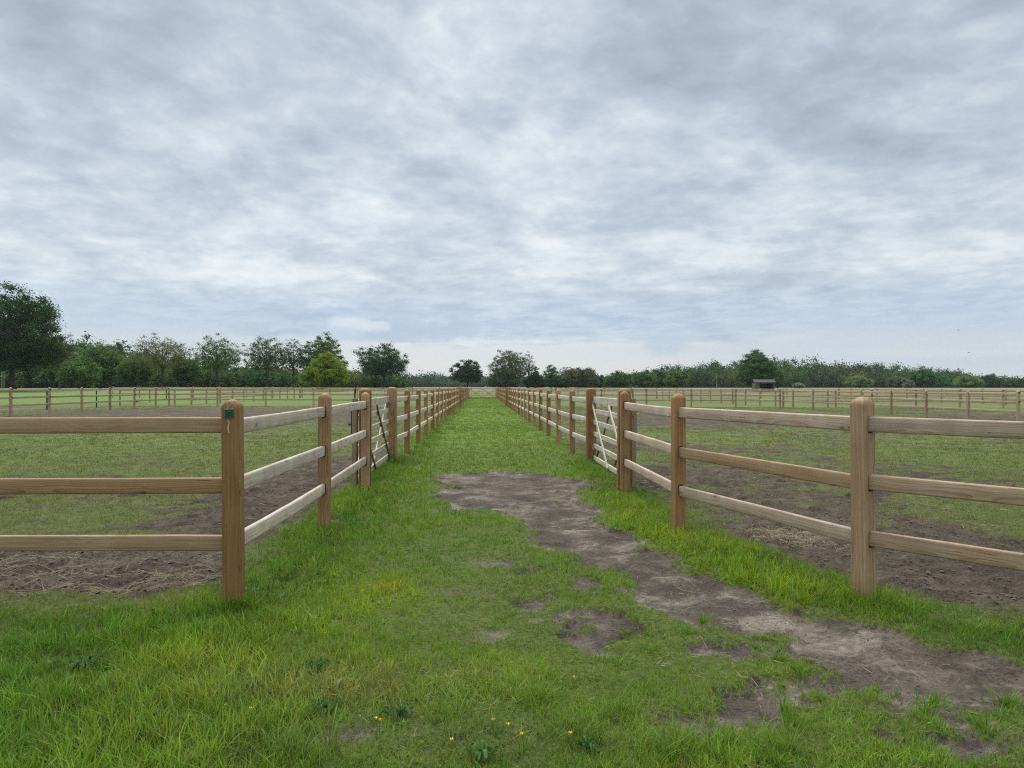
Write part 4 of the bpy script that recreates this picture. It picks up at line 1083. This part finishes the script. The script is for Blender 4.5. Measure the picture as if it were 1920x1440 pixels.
sky = puff(sky, 1250, 645, 44, 24, (.315, .39, .48), .85, 4)
sky = puff(sky, 860, 652, 20, 5, (.39, .42, .47), .7, 5)
ns = t.new('ShaderNodeTexSky', sky_type='NISHITA'); ns.sun_disc = False; ns.sun_elevation = SUN_EL; ns.sun_rotation = SUN_AZ
nsk = t.mix(1., ns.outputs[0], (.10, .10, .10), 'MULTIPLY')
sky = t.mix(.10, sky, nsk)
# an overcast dome is brighter overhead than at the horizon
zen = t.mr(z, .48, .95, 1., 4.0)
sky = t.vm('MULTIPLY', sky, t.comb(t.m('MULTIPLY_ADD', zen, 1.07, -.07), zen, t.m('MULTIPLY_ADD', zen, .86, .14)))
sky = t.mix(t.mr(z, -.03, -.005, 1., 0.), sky, (.08, .085, .06))
bg = t.new('ShaderNodeBackground'); t.l.new(sky, bg.inputs[0]); bg.inputs[1].default_value = 1.0
t.l.new(bg.outputs[0], t.new('ShaderNodeOutputWorld').inputs[0])

sun = bpy.data.lights.new('sun', 'SUN'); sun.energy = 1.5; sun.angle = math.radians(24); sun.color = (1., .95, .87)
so = bpy.data.objects.new('sun', sun); C.objects.link(so); so.location = (0, 0, 60)
dv = Vector((math.sin(SUN_AZ)*math.cos(SUN_EL), math.cos(SUN_AZ)*math.cos(SUN_EL), math.sin(SUN_EL)))
so.rotation_euler = dv.to_track_quat('Z', 'Y').to_euler()

hz = bpy.data.materials.new('haze'); hz.use_nodes = True; ht = NT(hz.node_tree); ht.n.clear()
pv = ht.new('ShaderNodeVolumePrincipled'); pv.inputs['Color'].default_value = (.80, .88, 1, 1); pv.inputs['Density'].default_value = .00010
ht.l.new(pv.outputs[0], ht.new('ShaderNodeOutputMaterial').inputs['Volume'])
x0, x1, y0, y1, z0, z1 = -700, 700, -60, 1000, -1.6, 60
hv = [(x0, y0, z0), (x1, y0, z0), (x1, y1, z0), (x0, y1, z0), (x0, y0, z1), (x1, y0, z1), (x1, y1, z1), (x0, y1, z1)]
hm = mesh_from('haze', hv, [0,3,2,1, 4,5,6,7, 0,1,5,4, 1,2,6,5, 2,3,7,6, 3,0,4,7], [4]*6, [hz])
tag(link('haze', hm), 'thin bluish haze in the air over the fields', 'haze', kind='stuff')

cam = bpy.data.cameras.new('camera'); cam.sensor_width = 36; cam.lens = F/1920*36; cam.clip_end = 8000; cam.clip_start = .05
co = bpy.data.objects.new('camera', cam); C.objects.link(co); co.location = (0, 0, CAMH)
pitch = math.atan((HY - 720)/F)
co.rotation_euler = (math.pi/2 + pitch, math.radians(0.), -PSI)
S.camera = co
S.view_settings.view_transform = 'Standard'; S.view_settings.look = 'None'; S.view_settings.exposure = .6; S.view_settings.gamma = 1
S.cycles.filter_width = 1.15; S.cycles.max_bounces = 6; S.cycles.transparent_max_bounces = 8; S.cycles.volume_bounces = 0
S.cycles.use_denoising = False; S.cycles.denoiser = 'OPENIMAGEDENOISE'; S.cycles.denoising_prefilter = 'ACCURATE'; S.cycles.denoising_input_passes = 'RGB_ALBEDO_NORMAL'
